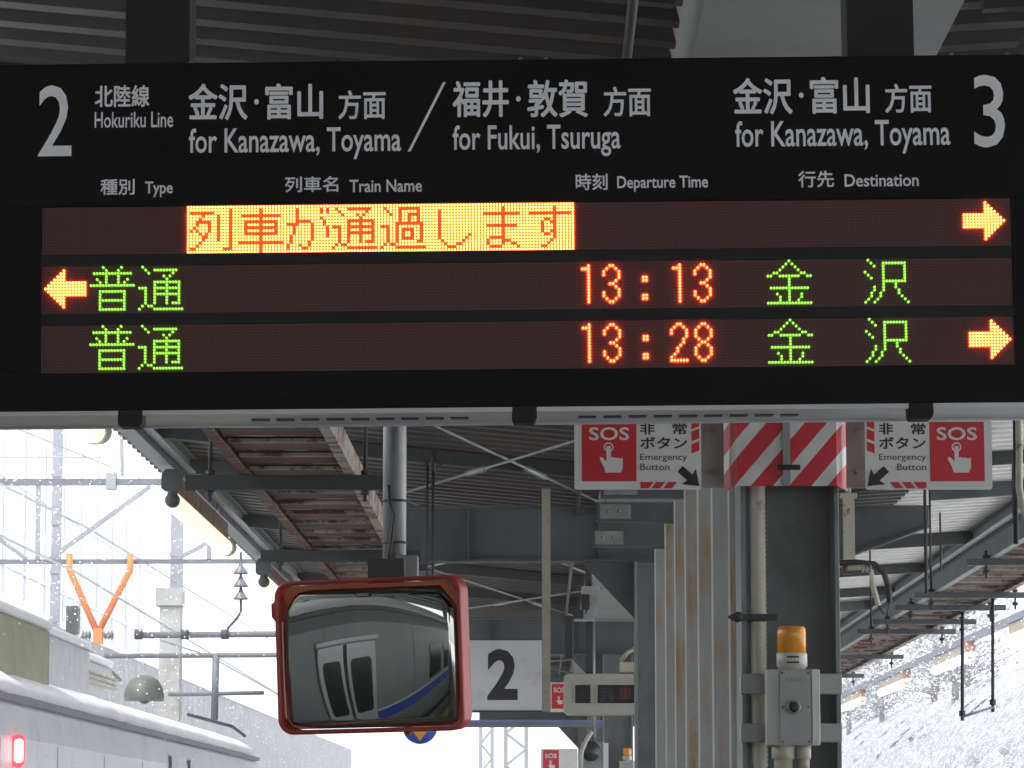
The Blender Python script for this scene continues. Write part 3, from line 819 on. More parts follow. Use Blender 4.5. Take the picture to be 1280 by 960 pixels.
ab = P(992, 884, 12.2)
alarm_box(12.2, ab.x, ab.z, 1.0, 'grey push button box with an orange beacon on top, strapped to the near column', 'alarm boxes with orange beacons')
for y0, y1 in ((843, 868), (905, 928)):
    a = P(925, y1, 12.4); b = P(1051, y0, 12.4); t = None
    mb = MB(); mb.box(a.x, b.x, 12.345, 12.425, a.z, b.z)
    mb.v = [(x, y, z) for x, y, z in mb.v]
    o = mb.build('steel_strap', mat('strap_grey', (.36, .37, .36), .5, var=.1, dirt=.2), None, org=((a.x + b.x) / 2, 12.38, (a.z + b.z) / 2), bevel=.003)
    tag(o, ('upper' if y0 < 880 else 'lower') + ' grey steel strap holding the alarm box to the near column', 'strap', 'straps of the near alarm box')
for x0, w_ in ((979, .042), (1004, .028)):
    c = P(x0, 930, 12.27)
    o = thing('conduit_pipe', ('thick' if x0 < 990 else 'thinner') + ' cream conduit pipe running down below the alarm box', 'pipe', (c.x, 12.27, 0), 'cream pipes below the alarm box')
    mb = MB(); mb.tube([(c.x, 12.27, .05), (c.x, 12.27, c.z - .001)], w_ * .8, 16); mb.build('tube', cream, o)
    mb = MB(); mb.tube([(c.x, 12.27, c.z - .055), (c.x, 12.27, c.z - .0012)], w_ * 1.0, 16); mb.build('collar', cream, o)
    if x0 > 990:
        pass
# ribbed conduit on the web
rc = thing('ribbed_conduit', 'cream ribbed hose running down the near column behind the orange beacon', 'hose', (P(947, 700, 12.45).x, 12.45, 0))
pts = []; cxr = P(947, 700, 12.45).x; z = .4
rr = []
zt = BB - .05
while z < zt:
    pts += [(cxr, 12.45, z), (cxr, 12.45, z + .009)]; rr += [.0325, .028]; z += .018
mb = MB(); mb.tube(pts, rr, 14); mb.build('hose', mat('hose_cream', (.50, .49, .40), .55, var=.12, scale=4, rust=.15, rscale=6, rust_c=(.25, .16, .08)), rc)
c = P(947, 772, 12.42); mb = MB(); mb.box(c.x - .10, c.x + .07, 12.404, 12.412, c.z - .012, c.z + .012)
mb.lathe((c.x, 12.45, c.z - .014), [(.038, 0), (.038, .028)], 14); mb.build('clamp', dark_steel, rc)
mb = MB(); mb.lathe((c.x - .075, 12.40, c.z), [(.02, -.03), (.02, 0)], 8, 'y'); mb.tube([(c.x - .11, 12.385, c.z + .0), (c.x - .04, 12.385, c.z)], .006, 6); mb.build('clamp_bolt', dark_steel, rc)

# second and third alarm beacons
ab3 = P(784, 948, 41.0)
alarm_box(40.9, ab3.x, ab3.z - .17, .99, 'small distant alarm box with orange beacon on the third column', 'alarm boxes with orange beacons')

# ------------------------------------------------------------------ cable ladders
def ladder(xa, xb, H, y0, y1, name_label, hang_y, hx0, hx1, rung_dy=.588):
    zb = EYE + H
    t = thing('cable_ladder', name_label, 'cable ladder', ((xa + xb) / 2, (y0 + y1) / 2, zb), 'rusty cable ladders under the canopy')
    for x, s in ((xa, 1), (xb, -1)):
        mb = MB(); mb.box(x, x + .012 * s, y0, y1, zb, zb + .12); mb.box(x + .0122 * s, x + .05 * s, y0, y1, zb, zb + .008); mb.box(x + .0122 * s, x + .05 * s, y0, y1, zb + .112, zb + .12)
        mb.build('side_rail', (galv if xa > 0 else rusty) if s > 0 else rung_paint, t)
    y = y0 + .2
    mb0 = MB(); mb0.box(xa + .052, xb - .052, -.17, .17, zb + .030, zb + .045); mb0.m = 1; mb0.box(xa + .052, xb - .052, -.20, -.1702, zb + .022, zb + .040); mb0.box(xa + .052, xb - .052, .1702, .185, zb + .026, zb + .040)
    proto = None
    while y < y1:
        if proto is None:
            proto = MB(); proto.v = [(a_, b_ + y, c_) for a_, b_, c_ in mb0.v]; proto.f = mb0.f; proto.mi = mb0.mi; proto.smooth = mb0.smooth
            proto = proto.build('rung', [mat('rung_rust', (.11, .050, .034), .75, var=.35, scale=3, rust=.3, rscale=1.3, rust_c=(.045, .022, .018)), rung_paint], t); yb = y
        else:
            o = proto.copy(); col.objects.link(o); o.parent = t; o.location = (0, y - yb, 0)
        y += rung_dy
    mb = MB(); mb.box(xa + .053, xb - .053, y0, y1, zb + .052, zb + .058); mb.build('cable_cover', mat('cover_brown', (.06, .035, .028), .7, var=.3, scale=6), t)
    # cables lying in the ladder
    for k in range(4):
        x = xa + .12 + k * (xb - xa - .24) / 3
        mb = MB(); mb.tube([(x + .02 * math.sin(j * 1.7 + k), y0 + (y1 - y0) * j / 20, zb + .09 + .012 * (k % 2)) for j in range(21)], .018 + .006 * (k % 2), 6); mb.build('cable', dark_line, t)
    for y in hang_y:
        hb_ = .075 if hx0 < 0 else .045
        mb = MB(); mb.box(hx0, hx1, y - .03, y + .03, zb - hb_, zb - .002); cb = mb.build('crossbar', dark_steel if hx0 < 0 else beam_paint, t)
        for x in (hx0 + .12, hx1 - .12):
            mb = MB(); mb.tube([(x, y, zb - .13), (x, y, roof_z(x) - .002 if (hx0 < 0 or hang_y.index(y) % 3 == 1) else zb + .05)], .010 if hx0 < 0 else .008, 6); mb.build('hanger_rod', dark_line, cb)
            mb = MB(); mb.lathe((x, y, zb - .10), [(.022, 0), (.022, .024)], 6); mb.lathe((x, y, zb + .002), [(.022, 0), (.022, .02)], 6); mb.build('nut', dark_steel, cb)
    return t


ladder(-1.50, -.93, 1.75, 8.9, 30.0, 'rusty brown cable ladder hanging under the left side of the canopy', [16.6, 21.1, 25.6], -1.77, -.76)
ladder(2.90, 3.46, 1.75, 16.0, 60.0, 'long rusty cable ladder under the right side of the canopy', [21.8, 24.9, 26.3, 28.1, 29.5, 33.8, 38.0, 42.5, 47], 2.76, 3.62)

# ------------------------------------------------------------------ eave light fixtures
lrt = thing('light_rail', 'long blue grey steel rail carrying tube lights beyond the right ladder', 'rail', (6.55, 55, 0))
zr = EYE + 2.72
mb = MB(); mb.box(6.50, 6.60, 35, 78, zr + .1405, zr + .24); mb.build('rail_beam', mat('rail_blue_grey', (.12, .13, .17), .5, var=.15), lrt)
for yy in (35.3, 77.6):
    mb = MB(); mb.box(6.48, 6.62, yy - .07, yy + .07, -1.49, zr + .1404); mb.build('post', dark_steel, lrt)


def fixture(x, H, y0, y1, label, group, right=False):
    z = EYE + H
    t = thing('tube_light', label, 'light fixture', (x, (y0 + y1) / 2, z), group)
    mb = MB(); mb.box(x - .03, x + .03, y0 + .08, y1, z, z + .14); mb.build('channel', rusty if not right else mat('channel_brown', (.30, .25, .20), .6, var=.2), t)
    mb = MB(); mb.prism([(x - .085, z + .02), (x - .06, z), (x + .04, z), (x + .075, z + .03), (x + .075, z + .13), (x + .04, z + .17), (x - .05, z + .17), (x - .085, z + .13)], y0, y0 + .09)
    mb.build('end_box', dark_steel if not right else mat('box_brown', (.25, .14, .10), .6, var=.2), t, bevel=.006)
    mb = MB(); mb.lathe((x, y0 + .02, z - .07), [(.02, -.04), (.052, -.03), (.058, 0), (.058, .05), (.045, .07)], 16, 'y')
    mb.tube([(x, y0 + .04, z - .04), (x, y0 + .04, z + .01)], .04, 10); mb.build('lamp_holder', dark_steel if not right else mat('holder_pale', (.5, .45, .4), .6), t)
    mb = MB(); mb.tube([(x, y0 + .1, z - .078), (x, y1 - .05, z - .078)], .075, 16); mb.build('lamp_tube', tube_light, t)
    # hook-like end holder
    pts = arc((x, y1 + .04, z - .07), .075, 75, -150, 12)
    mb = MB(); mb.tube(pts, [.012 + .022 * math.sin(math.pi * min(1, k / 8)) for k in range(13)], 8); mb.tube([pts[0], (x + .02, y1, z + .03)], .018, 6)
    mb.build('end_hook', mat('holder_cream', (.45, .44, .38), .45), t)
    mb = MB()
    for q in (.15, .85): mb.tube([(x, y0 + (y1 - y0) * q, z + .10), (x, y0 + (y1 - y0) * q, z + .22 if right else roof_z(x))], .008, 6)
    mb.build('hanger_rod', galv, t)
    return t


nearlab = ['nearest tube light at the left roof edge, only its end hook showing', 'lit tube light with rusty channel at the left roof edge', 'next lit tube light behind the mirror corner at the left roof edge',
           'far lit tube light on the left roof edge, behind the mirror']
for i, y in enumerate((17.3, 25.8, 34.4, 43.1)):
    fixture(-2.86, 2.60, y, y + (4.35 if i else 4.0), nearlab[i], 'tube lights along the left roof edge')
rl = ['first', 'second', 'third', 'fourth', 'farthest']
for i, y in enumerate((42.3, 51.5, 60.6, 69.0)):
    fixture(6.55, 2.72, y, y + 4.8, ['lit tube light highest on the right light rail, cut by the frame', 'lit tube light second highest on the right light rail', 'pale tube light third down the right light rail', 'smallest tube light down the right light rail, beside the column'][i], 'tube lights along the right light rail', True)

# ------------------------------------------------------------------ hanging number board 2, hangers, disc sign
nb = thing('number_board', 'white hanging platform board with a black number 2, right of the mirror', 'sign', P(625, 845, 25.5))
a = P(560, 888, 25.5); b = P(677, 800, 25.5)
mb = MB(); mb.box(a.x, b.x, 25.5, 25.62, a.z, b.z); mb.build('panel', white_board, nb, bevel=.004)
mb = MB(); mb.box(a.x - .004, b.x + .004, 25.49, 25.63, a.z - .012, a.z - .001); mb.build('edge_trim', dark_steel, nb)
mb = MB(); mb.box(a.x - .004, b.x + .004, 25.49, 25.63, b.z + .001, b.z + .010); mb.build('edge_trim', dark_steel, nb)
a2 = P(609, 875, 25.49); b2 = P(647, 811, 25.49)
mb = MB(); put_text(mb, '2', a2.x, b2.x, a2.z, b2.z, 25.4985, .03); mb.build('lettering', ink, nb)
hb0 = P(677.6, 889, 25.5); hb1 = P(688, 640, 25.5)
mb = MB(); mb.box(hb0.x, hb1.x, 25.52, 25.60, hb0.z, roof_z(0) - .12); mb.build('hanger_bar', mat('bar_cream', (.33, .31, .23), .6, var=.2, rust=.2, rscale=8), nb)
hb0 = P(553, 889, 25.5); hb1 = P(559.6, 640, 25.5)
mb = MB(); mb.box(hb0.x, hb1.x, 25.52, 25.56, hb0.z, P(0, 790, 25.5).z); mb.build('hanger_bar', dark_steel, nb)

ds = thing('disc_sign', 'round blue sign with an orange triangle peeking out below the mirror', 'sign', P(525, 908, 24.0))
c = P(525, 908, 24.0)
mb = MB(); mb.lathe((c.x, 24.0, c.z), [(.125, 0), (.125, .01)], 28, 'y'); mb.build('disc', blue_paint, ds)
mb = MB(); mb.add([(c.x - .11, 23.998, c.z + .05), (c.x, 23.998, c.z - .105), (c.x + .11, 23.998, c.z + .05)], [(0, 1, 2)]); mb.build('triangle', amber_paint, ds)
xr = P(541, 700, 24.02).x
mb = MB(); mb.tube([(xr, 24.02, c.z + .02), (xr, 24.02, roof_z(xr) - .1)], .011, 6); mb.build('hanger_rod', dark_line, ds)
mb = MB(); mb.tube(arc((xr, 24.02, roof_z(xr) - .20), .06, 20, 160, 8), .01, 6); mb.tube([(xr, 24.02, roof_z(xr) - .22), (xr, 24.02, roof_z(xr) - .08)], .02, 6); mb.build('hook', dark_line, ds)

# cream stub post on the right of the column
c0 = P(1055, 702, 24.4); c1 = P(1068, 622, 24.4)
mb = MB(); mb.box(c0.x, c1.x, 24.4, 24.46, c0.z, c1.z)
mb.box(c0.x - .02, c1.x + .02, 24.38, 24.48, c1.z + .001, c1.z + .03)
mb.tube([((c0.x + c1.x) / 2, 24.43, c1.z + .02), ((c0.x + c1.x) / 2, 24.43, roof_z(2.2) - .0)], .02, 6)
tag(mb.build('hanger_stub', cream, None, org=((c0.x + c1.x) / 2, 24.4, c0.z)), 'rust spotted cream flat bar in front of the beam right of the column', 'bar')
# cable with cream and black hoses
cb = thing('cable_box', 'rusty junction fitting with cream and black hoses hanging right of the column', 'cable fitting', P(1075, 712, 23.5))
c = P(1062, 712, 23.5); mb = MB(); mb.box(c.x - .05, c.x + .02, 23.46, 23.56, c.z - .03, c.z + .03); mb.build('fitting', rusty, cb, bevel=.006)
mb = MB(); mb.tube([P(x, y, 23.45) for x, y in ((1046, 704), (1070, 703), (1093, 705), (1105, 716), (1111, 735), (1112, 752))], .022, 8); mb.build('black_hose', dark_line, cb)
mb = MB(); mb.tube([P(x, y, 23.42) for x, y in ((1060, 710), (1078, 709), (1089, 714), (1092, 735), (1098, 757))], .02, 8); mb.build('cream_hose', cream, cb)
mb = MB(); mb.tube([P(x, y, 23.42) for x, y in ((1098, 757), (1103, 766), (1109, 768), (1112, 752))], .006, 6); mb.build('drip_loop', dark_line, cb)
mb = MB()
for x in (1078, 1083, 1088): q = P(x, 711, 23.4); mb.tube([(q.x, 23.4, q.z - .025), (q.x, 23.4, q.z + .025)], .008, 6)
mb.build('terminals', galv, cb)
# pipe at the right frame edge
c = P(1275, 560, 13.2)
rp = thing('drain_pipe', 'cream pipe at the right edge of the picture with a dark clamp', 'pipe', (c.x, 13.2, c.z))
mb = MB(); mb.tube([(c.x, 13.2, roof_z(c.x)), P(1274, 560, 13.2), P(1274, 610, 13.2), P(1280, 640, 13.2), P(1300, 680, 13.2)], .014, 10); mb.build('tube', cream, rp)
mb = MB(); mb.tube([P(1269, 525, 13.25), P(1270, 680, 13.25)], .010, 8); mb.build('rod', dark_line, rp)
# thin droppers on the right
mb = MB(); a = P(1156, 612, 22); mb.tube([(a.x, 22, a.z + .8), P(1158, 742, 22)], .011, 6)
tag(mb.build('dropper_rod', dark_line, None, org=(a.x, 22, a.z)), 'thin black rod hanging down below the right emergency sign', 'rod')
lf = thing('wire_trapeze', 'thin black frame of two long rods joined at the bottom, hanging right', 'hanging frame', P(1221, 890, 24.6))
mb = MB(); mb.tube([P(1203, 765, 24.0), P(1203, 901, 24.0)], .013, 6); mb.build('rod', dark_line, lf)
mb = MB(); mb.tube([P(1241, 745, 25.3), P(1241, 890, 25.3)], .013, 6); mb.build('rod', dark_line, lf)
mb = MB(); mb.tube([P(1203, 896, 24.0), P(1241, 884, 25.3)], .010, 6); mb.build('crosspiece', dark_line, lf)
for q in (P(1203, 892, 24.0), P(1241, 878, 25.3)):
    mb = MB(); mb.lathe((q.x, q.y, q.z - .02), [(.024, 0), (.024, .04)], 8); mb.build('nut', dark_line, lf)

# ------------------------------------------------------------------ second LED display and the fittings round it
ld = thing('small_display', 'cream framed unlit train display half hidden behind the dark column', 'display', P(780, 868, 28.5))
a = P(705, 893, 28.5); b = P(850, 842, 28.5)
mb = MB()
mb.prism([(a.x, a.z + .03), (a.x + .03, a.z), (b.x, a.z), (b.x, b.z), (a.x + .02, b.z), (a.x, b.z - .03)], 28.5, 28.85); mb.build('case', cream_box, ld, bevel=.005)
for x0, x1 in ((719, 738), (747, 803)):
    p0 = P(x0, 879, 28.49); p1 = P(x1, 856, 28.49)
    mb = MB(); mb.box(p0.x, p1.x, 28.493, 28.4995, p0.z, p1.z); sc_ = mb.build('screen', mat('screen_dark', (.012, .012, .013), .3), ld)
    mb = MB(); e = .012; mb.box(p0.x - e, p1.x + e, 28.488, 28.4992, p1.z + .001, p1.z + .001 + e); mb.box(p0.x - e, p1.x + e, 28.488, 28.4992, p0.z - e - .001, p0.z - .001)
    mb.box(p0.x - e, p0.x - .001, 28.488, 28.4992, p0.z - .0009, p1.z + .0009); mb.build('bezel', cream, ld)
    if x0 < 740:
        q0 = P(725, 870, 28.48); q1 = P(733, 863, 28.48); mb = MB(); put_text(mb, '←', q0.x, q1.x, q0.z, q1.z, 28.491, .0); mb.build('lettering', mat('dim_grey', (.06, .06, .065), .4), sc_)
    else:
        q0 = P(750, 876, 28.48); q1 = P(766, 859, 28.48); mb = MB(); put_text(mb, '列', q0.x, q1.x, q0.z, q1.z, 28.491); mb.build('lettering', mat('dim_grey', (.06, .06, .065), .4), sc_)
        q0 = P(773, 876, 28.48); q1 = P(791, 858, 28.48); mb = MB(); put_text(mb, '車', q0.x, q1.x, q0.z, q1.z, 28.491, .01); mb.build('lettering', mat('dim_red', (.14, .03, .03), .4), sc_)
        q0 = P(796, 874, 28.48); q1 = P(802, 862, 28.48); mb = MB(); put_text(mb, 'は', q0.x, P(812, 0, 28.48).x, q0.z, q1.z, 28.491, .01); mb.build('lettering', mat('dim_grey', (.06, .06, .065), .4), sc_)
mb = MB(); q = P(732, 843, 28.6); mb.box(q.x, q.x + .06, 28.6, 28.66, q.z, roof_z(.4) - .1); mb.build('hanger_post', dark_steel, ld)
mb = MB(); q = P(809, 843, 28.6); mb.box(q.x, q.x + .06, 28.6, 28.66, q.z, roof_z(.9) - .1); mb.build('hanger_post', dark_steel, ld)
q = P(775, 841, 28.5); q2 = P(805, 827, 28.5)
mb = MB(); mb.box(q.x, q2.x, 28.52, 28.7, q.z + .003, q2.z); mb.build('top_box', cream, ld, bevel=.004)
mb = MB(); mb.tube([P(776, 826, 28.6), P(785, 815, 28.6), P(800, 808, 28.6), P(812, 806, 28.6)], .02, 8); mb.build('cable_hose', cream, ld)
# dark speaker/camera arm
sp = thing('loudspeaker', 'pale loudspeaker with dark arm hanging under the far beam, above the small display', 'loudspeaker', P(735, 745, 27.8))
mb = MB(); q = P(706, 822, 27.8); q1 = P(716, 770, 27.8); mb.box(q.x, q1.x, 27.78, 27.86, q.z, q1.z); q = P(716, 770, 27.8); mb.box(q.x, q.x + .09, 27.78, 27.86, q.z - .02, q.z + .05)
q = P(727, 770, 27.8); q1 = P(737, 743, 27.8); mb.box(q.x, q1.x, 27.775, 27.865, q.z + .055, q1.z); mb.build('arm', dark_steel, sp, bevel=.006)
mb = MB(); mb.prism([tuple(P(x, y, 27.9)[i] for i in (0, 2)) for x, y in ((727, 733), (750, 733), (749, 752), (743, 775), (718, 775), (722, 771), (733, 768), (739, 752), (728, 752))], 27.88, 28.1); mb.build('body', mat('speaker_grey', (.5, .52, .53), .5), sp)
mb = MB(); q = P(738, 733, 27.95); mb.tube([q, (q.x, q.y, roof_z(q.x))], .015, 6); mb.build('stem', dark_steel, sp)

sos_sign(True, 687, 730, 853, 890, 31.0, 'small red emergency sign left of the small cream display', simple=True)
sos_sign(True, 676, 722, 936, 970, 50.0, 'pale distant emergency sign at the bottom edge of the picture', simple=True)
q = P(745, 842, 31.0)
# camera housing in the distance
ch = thing('camera_housing', 'grey camera housing with dark lens and cream hose below the small display', 'camera housing', P(740, 935, 38))
mb = MB(); a = P(727, 962, 38); b = P(755, 927, 38); mb.box(a.x, b.x, 38, 38.25, a.z, b.z); mb.build('case', galv, ch, bevel=.01)
mb = MB(); c = P(738, 939, 37.98); mb.lathe((c.x, 38, c.z), [(.10, -.06), (.115, -.03), (.115, 0)], 16, 'y'); mb.build('lens', mat('lens_dark', (.02, .022, .03), .15), ch)
mb = MB(); mb.tube([P(726, 960, 37.9), P(727, 940, 37.9), P(733, 925, 37.9), P(740, 914, 37.9)], .025, 8); mb.build('hose', cream, ch)
mb = MB(); q = P(742, 927, 38.1); mb.tube([q, (q.x, q.y, roof_z(q.x))], .022, 8); mb.build('stem', galv, ch)
mb = MB(); q = P(754, 960, 38.05); mb.box(q.x, q.x + .06, 38.05, 38.3, q.z - .2, P(0, 929, 38).z); mb.build('side_cover', white_paint, ch)

# grey horizontal pipe with blue top
a = P(380, 906, 44); b = P(766, 905, 44)
bp = thing('crossing_pipe', 'long horizontal blue grey beam behind the mirror and number board', 'beam', (0, 44, a.z))
mb = MB(); mb.box(a.x, b.x, 44, 44.1, a.z - .03, a.z + .035); mb.build('lower_rail', mat('beam_grey_blue', (.16, .17, .20), .5), bp)
mb = MB(); mb.box(a.x, b.x, 43.99, 44.1, a.z + .0352, a.z + .062); mb.build('upper_rail', mat('beam_blue', (.16, .20, .45), .5), bp)
mb = MB()
for x in (470, 586, 752): q = P(x, 900, 44.05); mb.tube([(q.x, 44.05, a.z + .06), (q.x, 44.05, roof_z(q.x) - .05)], .012, 6)
mb.build('hanger_rod', dark_line, bp)

# ------------------------------------------------------------------ train on the left track
XC = -4.75; XS = XC + 1.43


def train_car(y0, y1, label, lamp=False, first=False):
    t = thing('train_car', label, 'train car', (XC, (y0 + y1) / 2, -1.1), 'cars of the silver train')
    zt = EYE + .86
    half = [(1.43, -.75), (1.45, 0), (1.45, .8), (1.43, zt - .28), (1.40, zt - .08), (1.34, zt)]
    rf = [(1.34, zt), (1.22, zt + .10), (.95, zt + .20), (.5, zt + .27), (0, zt + .29)]
    poly = [(XC + x, z) for x, z in half] + [(XC - x, z) for x, z in half[::-1]]
    mb = MB(); mb.prism(poly, y0, y1); mb.build('body', train_side if y0 > 19 else mat('stainless_side', (.30, .31, .31), .35, metal=.4, var=.08, scale=1.5, stretch=(1, 2, .3)), t)
    poly = [(XC + x, z + .002) for x, z in rf] + [(XC - x, z + .002) for x, z in rf[:-1][::-1]]
    mb = MB(); mb.prism(poly, y0 + .02, y1 - .02); mb.build('roof', mat('train_roof', (.20, .21, .22), .6), t)
    # rain strip, shadow gap under the snow put in its colour; panel joints
    mb = MB(); mb.box(XC + 1.35, XC + 1.455, y0 + .05, y1 - .05, zt - .06, zt - .02); mb.build('rain_strip_shade', mat('strip_grey', (.2, .21, .23), .5), t)
    yy = y0 + 1.1
    while yy < y1 - .5:
        mb = MB(); mb.box(XC + 1.4495, XC + 1.4535, yy, yy + .012, .95 - .03, zt - .30); mb.build('panel_joint', mat('joint_grey', (.30, .31, .33), .6), t); yy += 2.45
    # snow lying on the roof, ragged edge
    n = int((y1 - y0) / .12); vs = []; fs = []; prof = [(-1.3, .02), (-1.0, .26), (-.4, .34), (.3, .35), (.9, .27), (1.22, .17), (1.36, .085), (1.38, .03), (1.30, .012)]
    r2 = random.Random(int(y0 * 10)); e = 0
    for i in range(n + 1):
        e = .85 * e + r2.uniform(-.014, .014)
        for k, (x, z) in enumerate(prof):
            vs.append((XC + x + (e if k > 4 else 0), y0 + (y1 - y0) * i / n, zt + z + r2.uniform(-.006, .006)))
    m = len(prof)
    for i in range(n):
        for k in range(m - 1): fs.append((i * m + k, i * m + k + 1, (i + 1) * m + k + 1, (i + 1) * m + k))
    mb = MB(); mb.add(vs, fs, True); mb.build('roof_snow', snow, t)
    # blue bands
    xs = XC + 1.452
    for sgn in (1,):
        mb = MB(); mb.box(xs - .002, xs + .003, y0 + .02, y1 - .02, .62, .86); mb.build('blue_band', train_blue, t)
        mb = MB(); mb.box(xs - .002, xs + .002, y0 + .02, y1 - .02, .87, .91); mb.build('white_band', white_paint, t)
    L_ = y1 - y0
    for q in (.40, .76):
        yc = y0 + L_ * q
        for s in (-1, 1):
            ya, yb = (yc - .66, yc - .008) if s < 0 else (yc + .008, yc + .66)
            mb = MB(); mb.box(xs + .0035, xs + .022, ya, yb, .03, 1.93); d = mb.build('door', train_door, t, bevel=.004)
            pl = []
            for (yy, zz) in rrect(ya + .10, yb - .10, .95, 1.75, .07, 4): pl.append((yy, zz))
            mb = MB(); mb.add([(xs + .024, yy, zz) for yy, zz in pl] + [(xs + .0225, yy, zz) for yy, zz in pl], [tuple(range(len(pl)))] + [(i, (i + 1) % len(pl), len(pl) + (i + 1) % len(pl), len(pl) + i) for i in range(len(pl))]); mb.build('door_window', train_glass, d)
            mb = MB(); ye = yb if s < 0 else ya; mb.box(xs + .0222, xs + .026, ye - .03 * (s < 0), ye + .03 * (s > 0), .05, 1.92); mb.build('door_seal', rubber, d)
        mb = MB(); mb.box(xs + .0035, xs + .035, yc - .72, yc + .72, 1.95, 2.0); mb.build('door_header', train_door, t)
        for s in (-1, 1): mb = MB(); mb.box(xs + .0035, xs + .012, yc + s * .68 - .012, yc + s * .68 + .012, .0, 1.945); mb.build('door_frame', mat('strip_grey', (.2, .21, .23), .5), t)
    for q0, q1 in ((.03, .09), (.11, .17), (.19, .25), (.50, .56), (.58, .64), (.86, .92)):
        ya, yb = y0 + L_ * q0, y0 + L_ * q1
        pl = rrect(ya, yb, 1.0, 1.78, .06, 4)
        mb = MB(); mb.add([(xs + .004, yy, zz) for yy, zz in pl], [tuple(range(len(pl)))]); mb.build('window', train_glass, t)
    for ym in (.53, .61):
        pl = rrect(y0 + L_ * ym, y0 + L_ * ym + .55, EYE + .46, EYE + .66, .05, 4)
        mb = MB(); mb.add([(xs + .004, yy, zz) for yy, zz in pl], [tuple(range(len(pl)))]); mb.build('route_window', train_glass, t)
    # bogies
    for q in (.16, .84):
        yc = y0 + L_ * q
        mb = MB()
        for dy in (-1.05, 1.05):
            for dx in (-.56, .56): mb.lathe((XC + dx, yc + dy, -.68), [(.43, -.06), (.43, .06)], 20, 'x')
        mb.box(XC - .9, XC + .9, yc - 1.2, yc + 1.2, -.78, -.5); mb.build('bogie', dark_steel, t)
    return t, zt


train_car(-21.2, -1.2, 'silver train car behind the camera, seen only in the mirror')
train_car(-.9, 19.1, 'silver train car with a blue band whose doors show in the mirror')
tcar, zt = train_car(19.4, 39.4, 'snow covered silver train car at lower left with a glowing red lamp')
xs = XC + 1.452
c = P(18, 940, 20.9)
mb = MB(); q = rrect(c.y - .075, c.y + .075, c.z - .10, c.z + .10, .07, 6)
yl = 4200 * abs(xs) / 655.0
cz = EYE + 98 / 4200 * yl
mb = MB(); mb.tube([(xs + .012, yl, cz - .105), (xs + .012, yl, cz - .09), (xs + .012, yl, cz - .06), (xs + .012, yl, cz + .06), (xs + .012, yl, cz + .09), (xs + .012, yl, cz + .105)], [.015, .035, .046, .046, .035, .015], 14)
lamp = mb.build('side_lamp', red_lamp, tcar)
mb = MB(); mb.tube([(xs + .022, yl - .042, cz - .075), (xs + .022, yl - .042, cz - .06), (xs + .022, yl - .042, cz + .06), (xs + .022, yl - .042, cz + .075)], [.012, .030, .030, .012], 10)
mb.build('lamp_core', red_core, lamp)
# roof equipment of the visible car
def roofbox(px0, px1, py0, py1, Y, dx, dy, m, name, snowcap=True, bev=.03):
    a = P(px0, py1, Y); b = P(px1, py0, Y)
    mb = MB(); mb.box(b.x - dx, b.x, Y - dy, Y, zt + .15, b.z); o = mb.build(name, m, tcar, bevel=bev)
    if snowcap:
        mb = MB(); mb.box(b.x - dx - .01, b.x + .02, Y - dy - .02, Y + .02, b.z + .001, b.z + .07); mb.build('snow_cap', snow, o, bevel=.03)
    return o


roofbox(0, 63, 788, 835, 24.4, 1.5, 2.6, olive, 'cooling_unit')
o = roofbox(66, 112, 812, 838, 27.6, 1.4, 2.9, mat('unit_pale', (.60, .62, .65), .6), 'equipment_cover')
a = P(68, 838, 27.3)
for k in range(3):
    mb = MB(); mb.box(a.x + .02, a.x + .06, 27.2, 31.0, a.z - .02 + k * .045, a.z + k * .045); mb.build('guard_rail', cream, tcar)
roofbox(112, 140, 835, 855, 31.5, 1.2, 3.0, mat('unit_pale', (.60, .62, .65), .6), 'equipment_cover')
c = P(180, 872, 36.0)
mb = MB(); mb.lathe((c.x, 36.0, c.z - .02), [(.215, -.02), (.215, .05), (.20, .12), (.155, .20), (.09, .25), (.03, .265)], 20); dm = mb.build('roof_dome', mat('dome_grey', (.06, .065, .055), .5), tcar)
mb = MB(); mb.lathe((c.x + .02, 35.83, c.z - .0), [(.06, 0), (.075, .03)], 12, 'y'); mb.build('dome_opening', ink, dm)
mb = MB(); mb.tube([P(235, 893, 37.2), P(290, 908, 38.6), P(306, 920, 39.2)], .02, 6); mb.build('roof_handrail', dark_steel, tcar)
mb = MB(); mb.tube([P(0, 758, 24), P(45, 778, 26), P(95, 800, 29), P(150, 850, 35)], .018, 6); mb.build('roof_cable', dark_line, tcar)

# ------------------------------------------------------------------ catenary truss, brackets, wires (left)
TY = 45
tr = thing('overhead_truss', 'grey steel lattice truss spanning the tracks at the upper left', 'truss', P(100, 700, TY))


def tbar(p0, p1, t_, name='brace'):
    mb = MB(); mb.bar(P(*p0, TY), P(*p1, TY), t_, t_); mb.build(name, pale_pole if name != 'chord' else mat('truss_grey', (.10, .108, .125), .55, var=.2), tr)


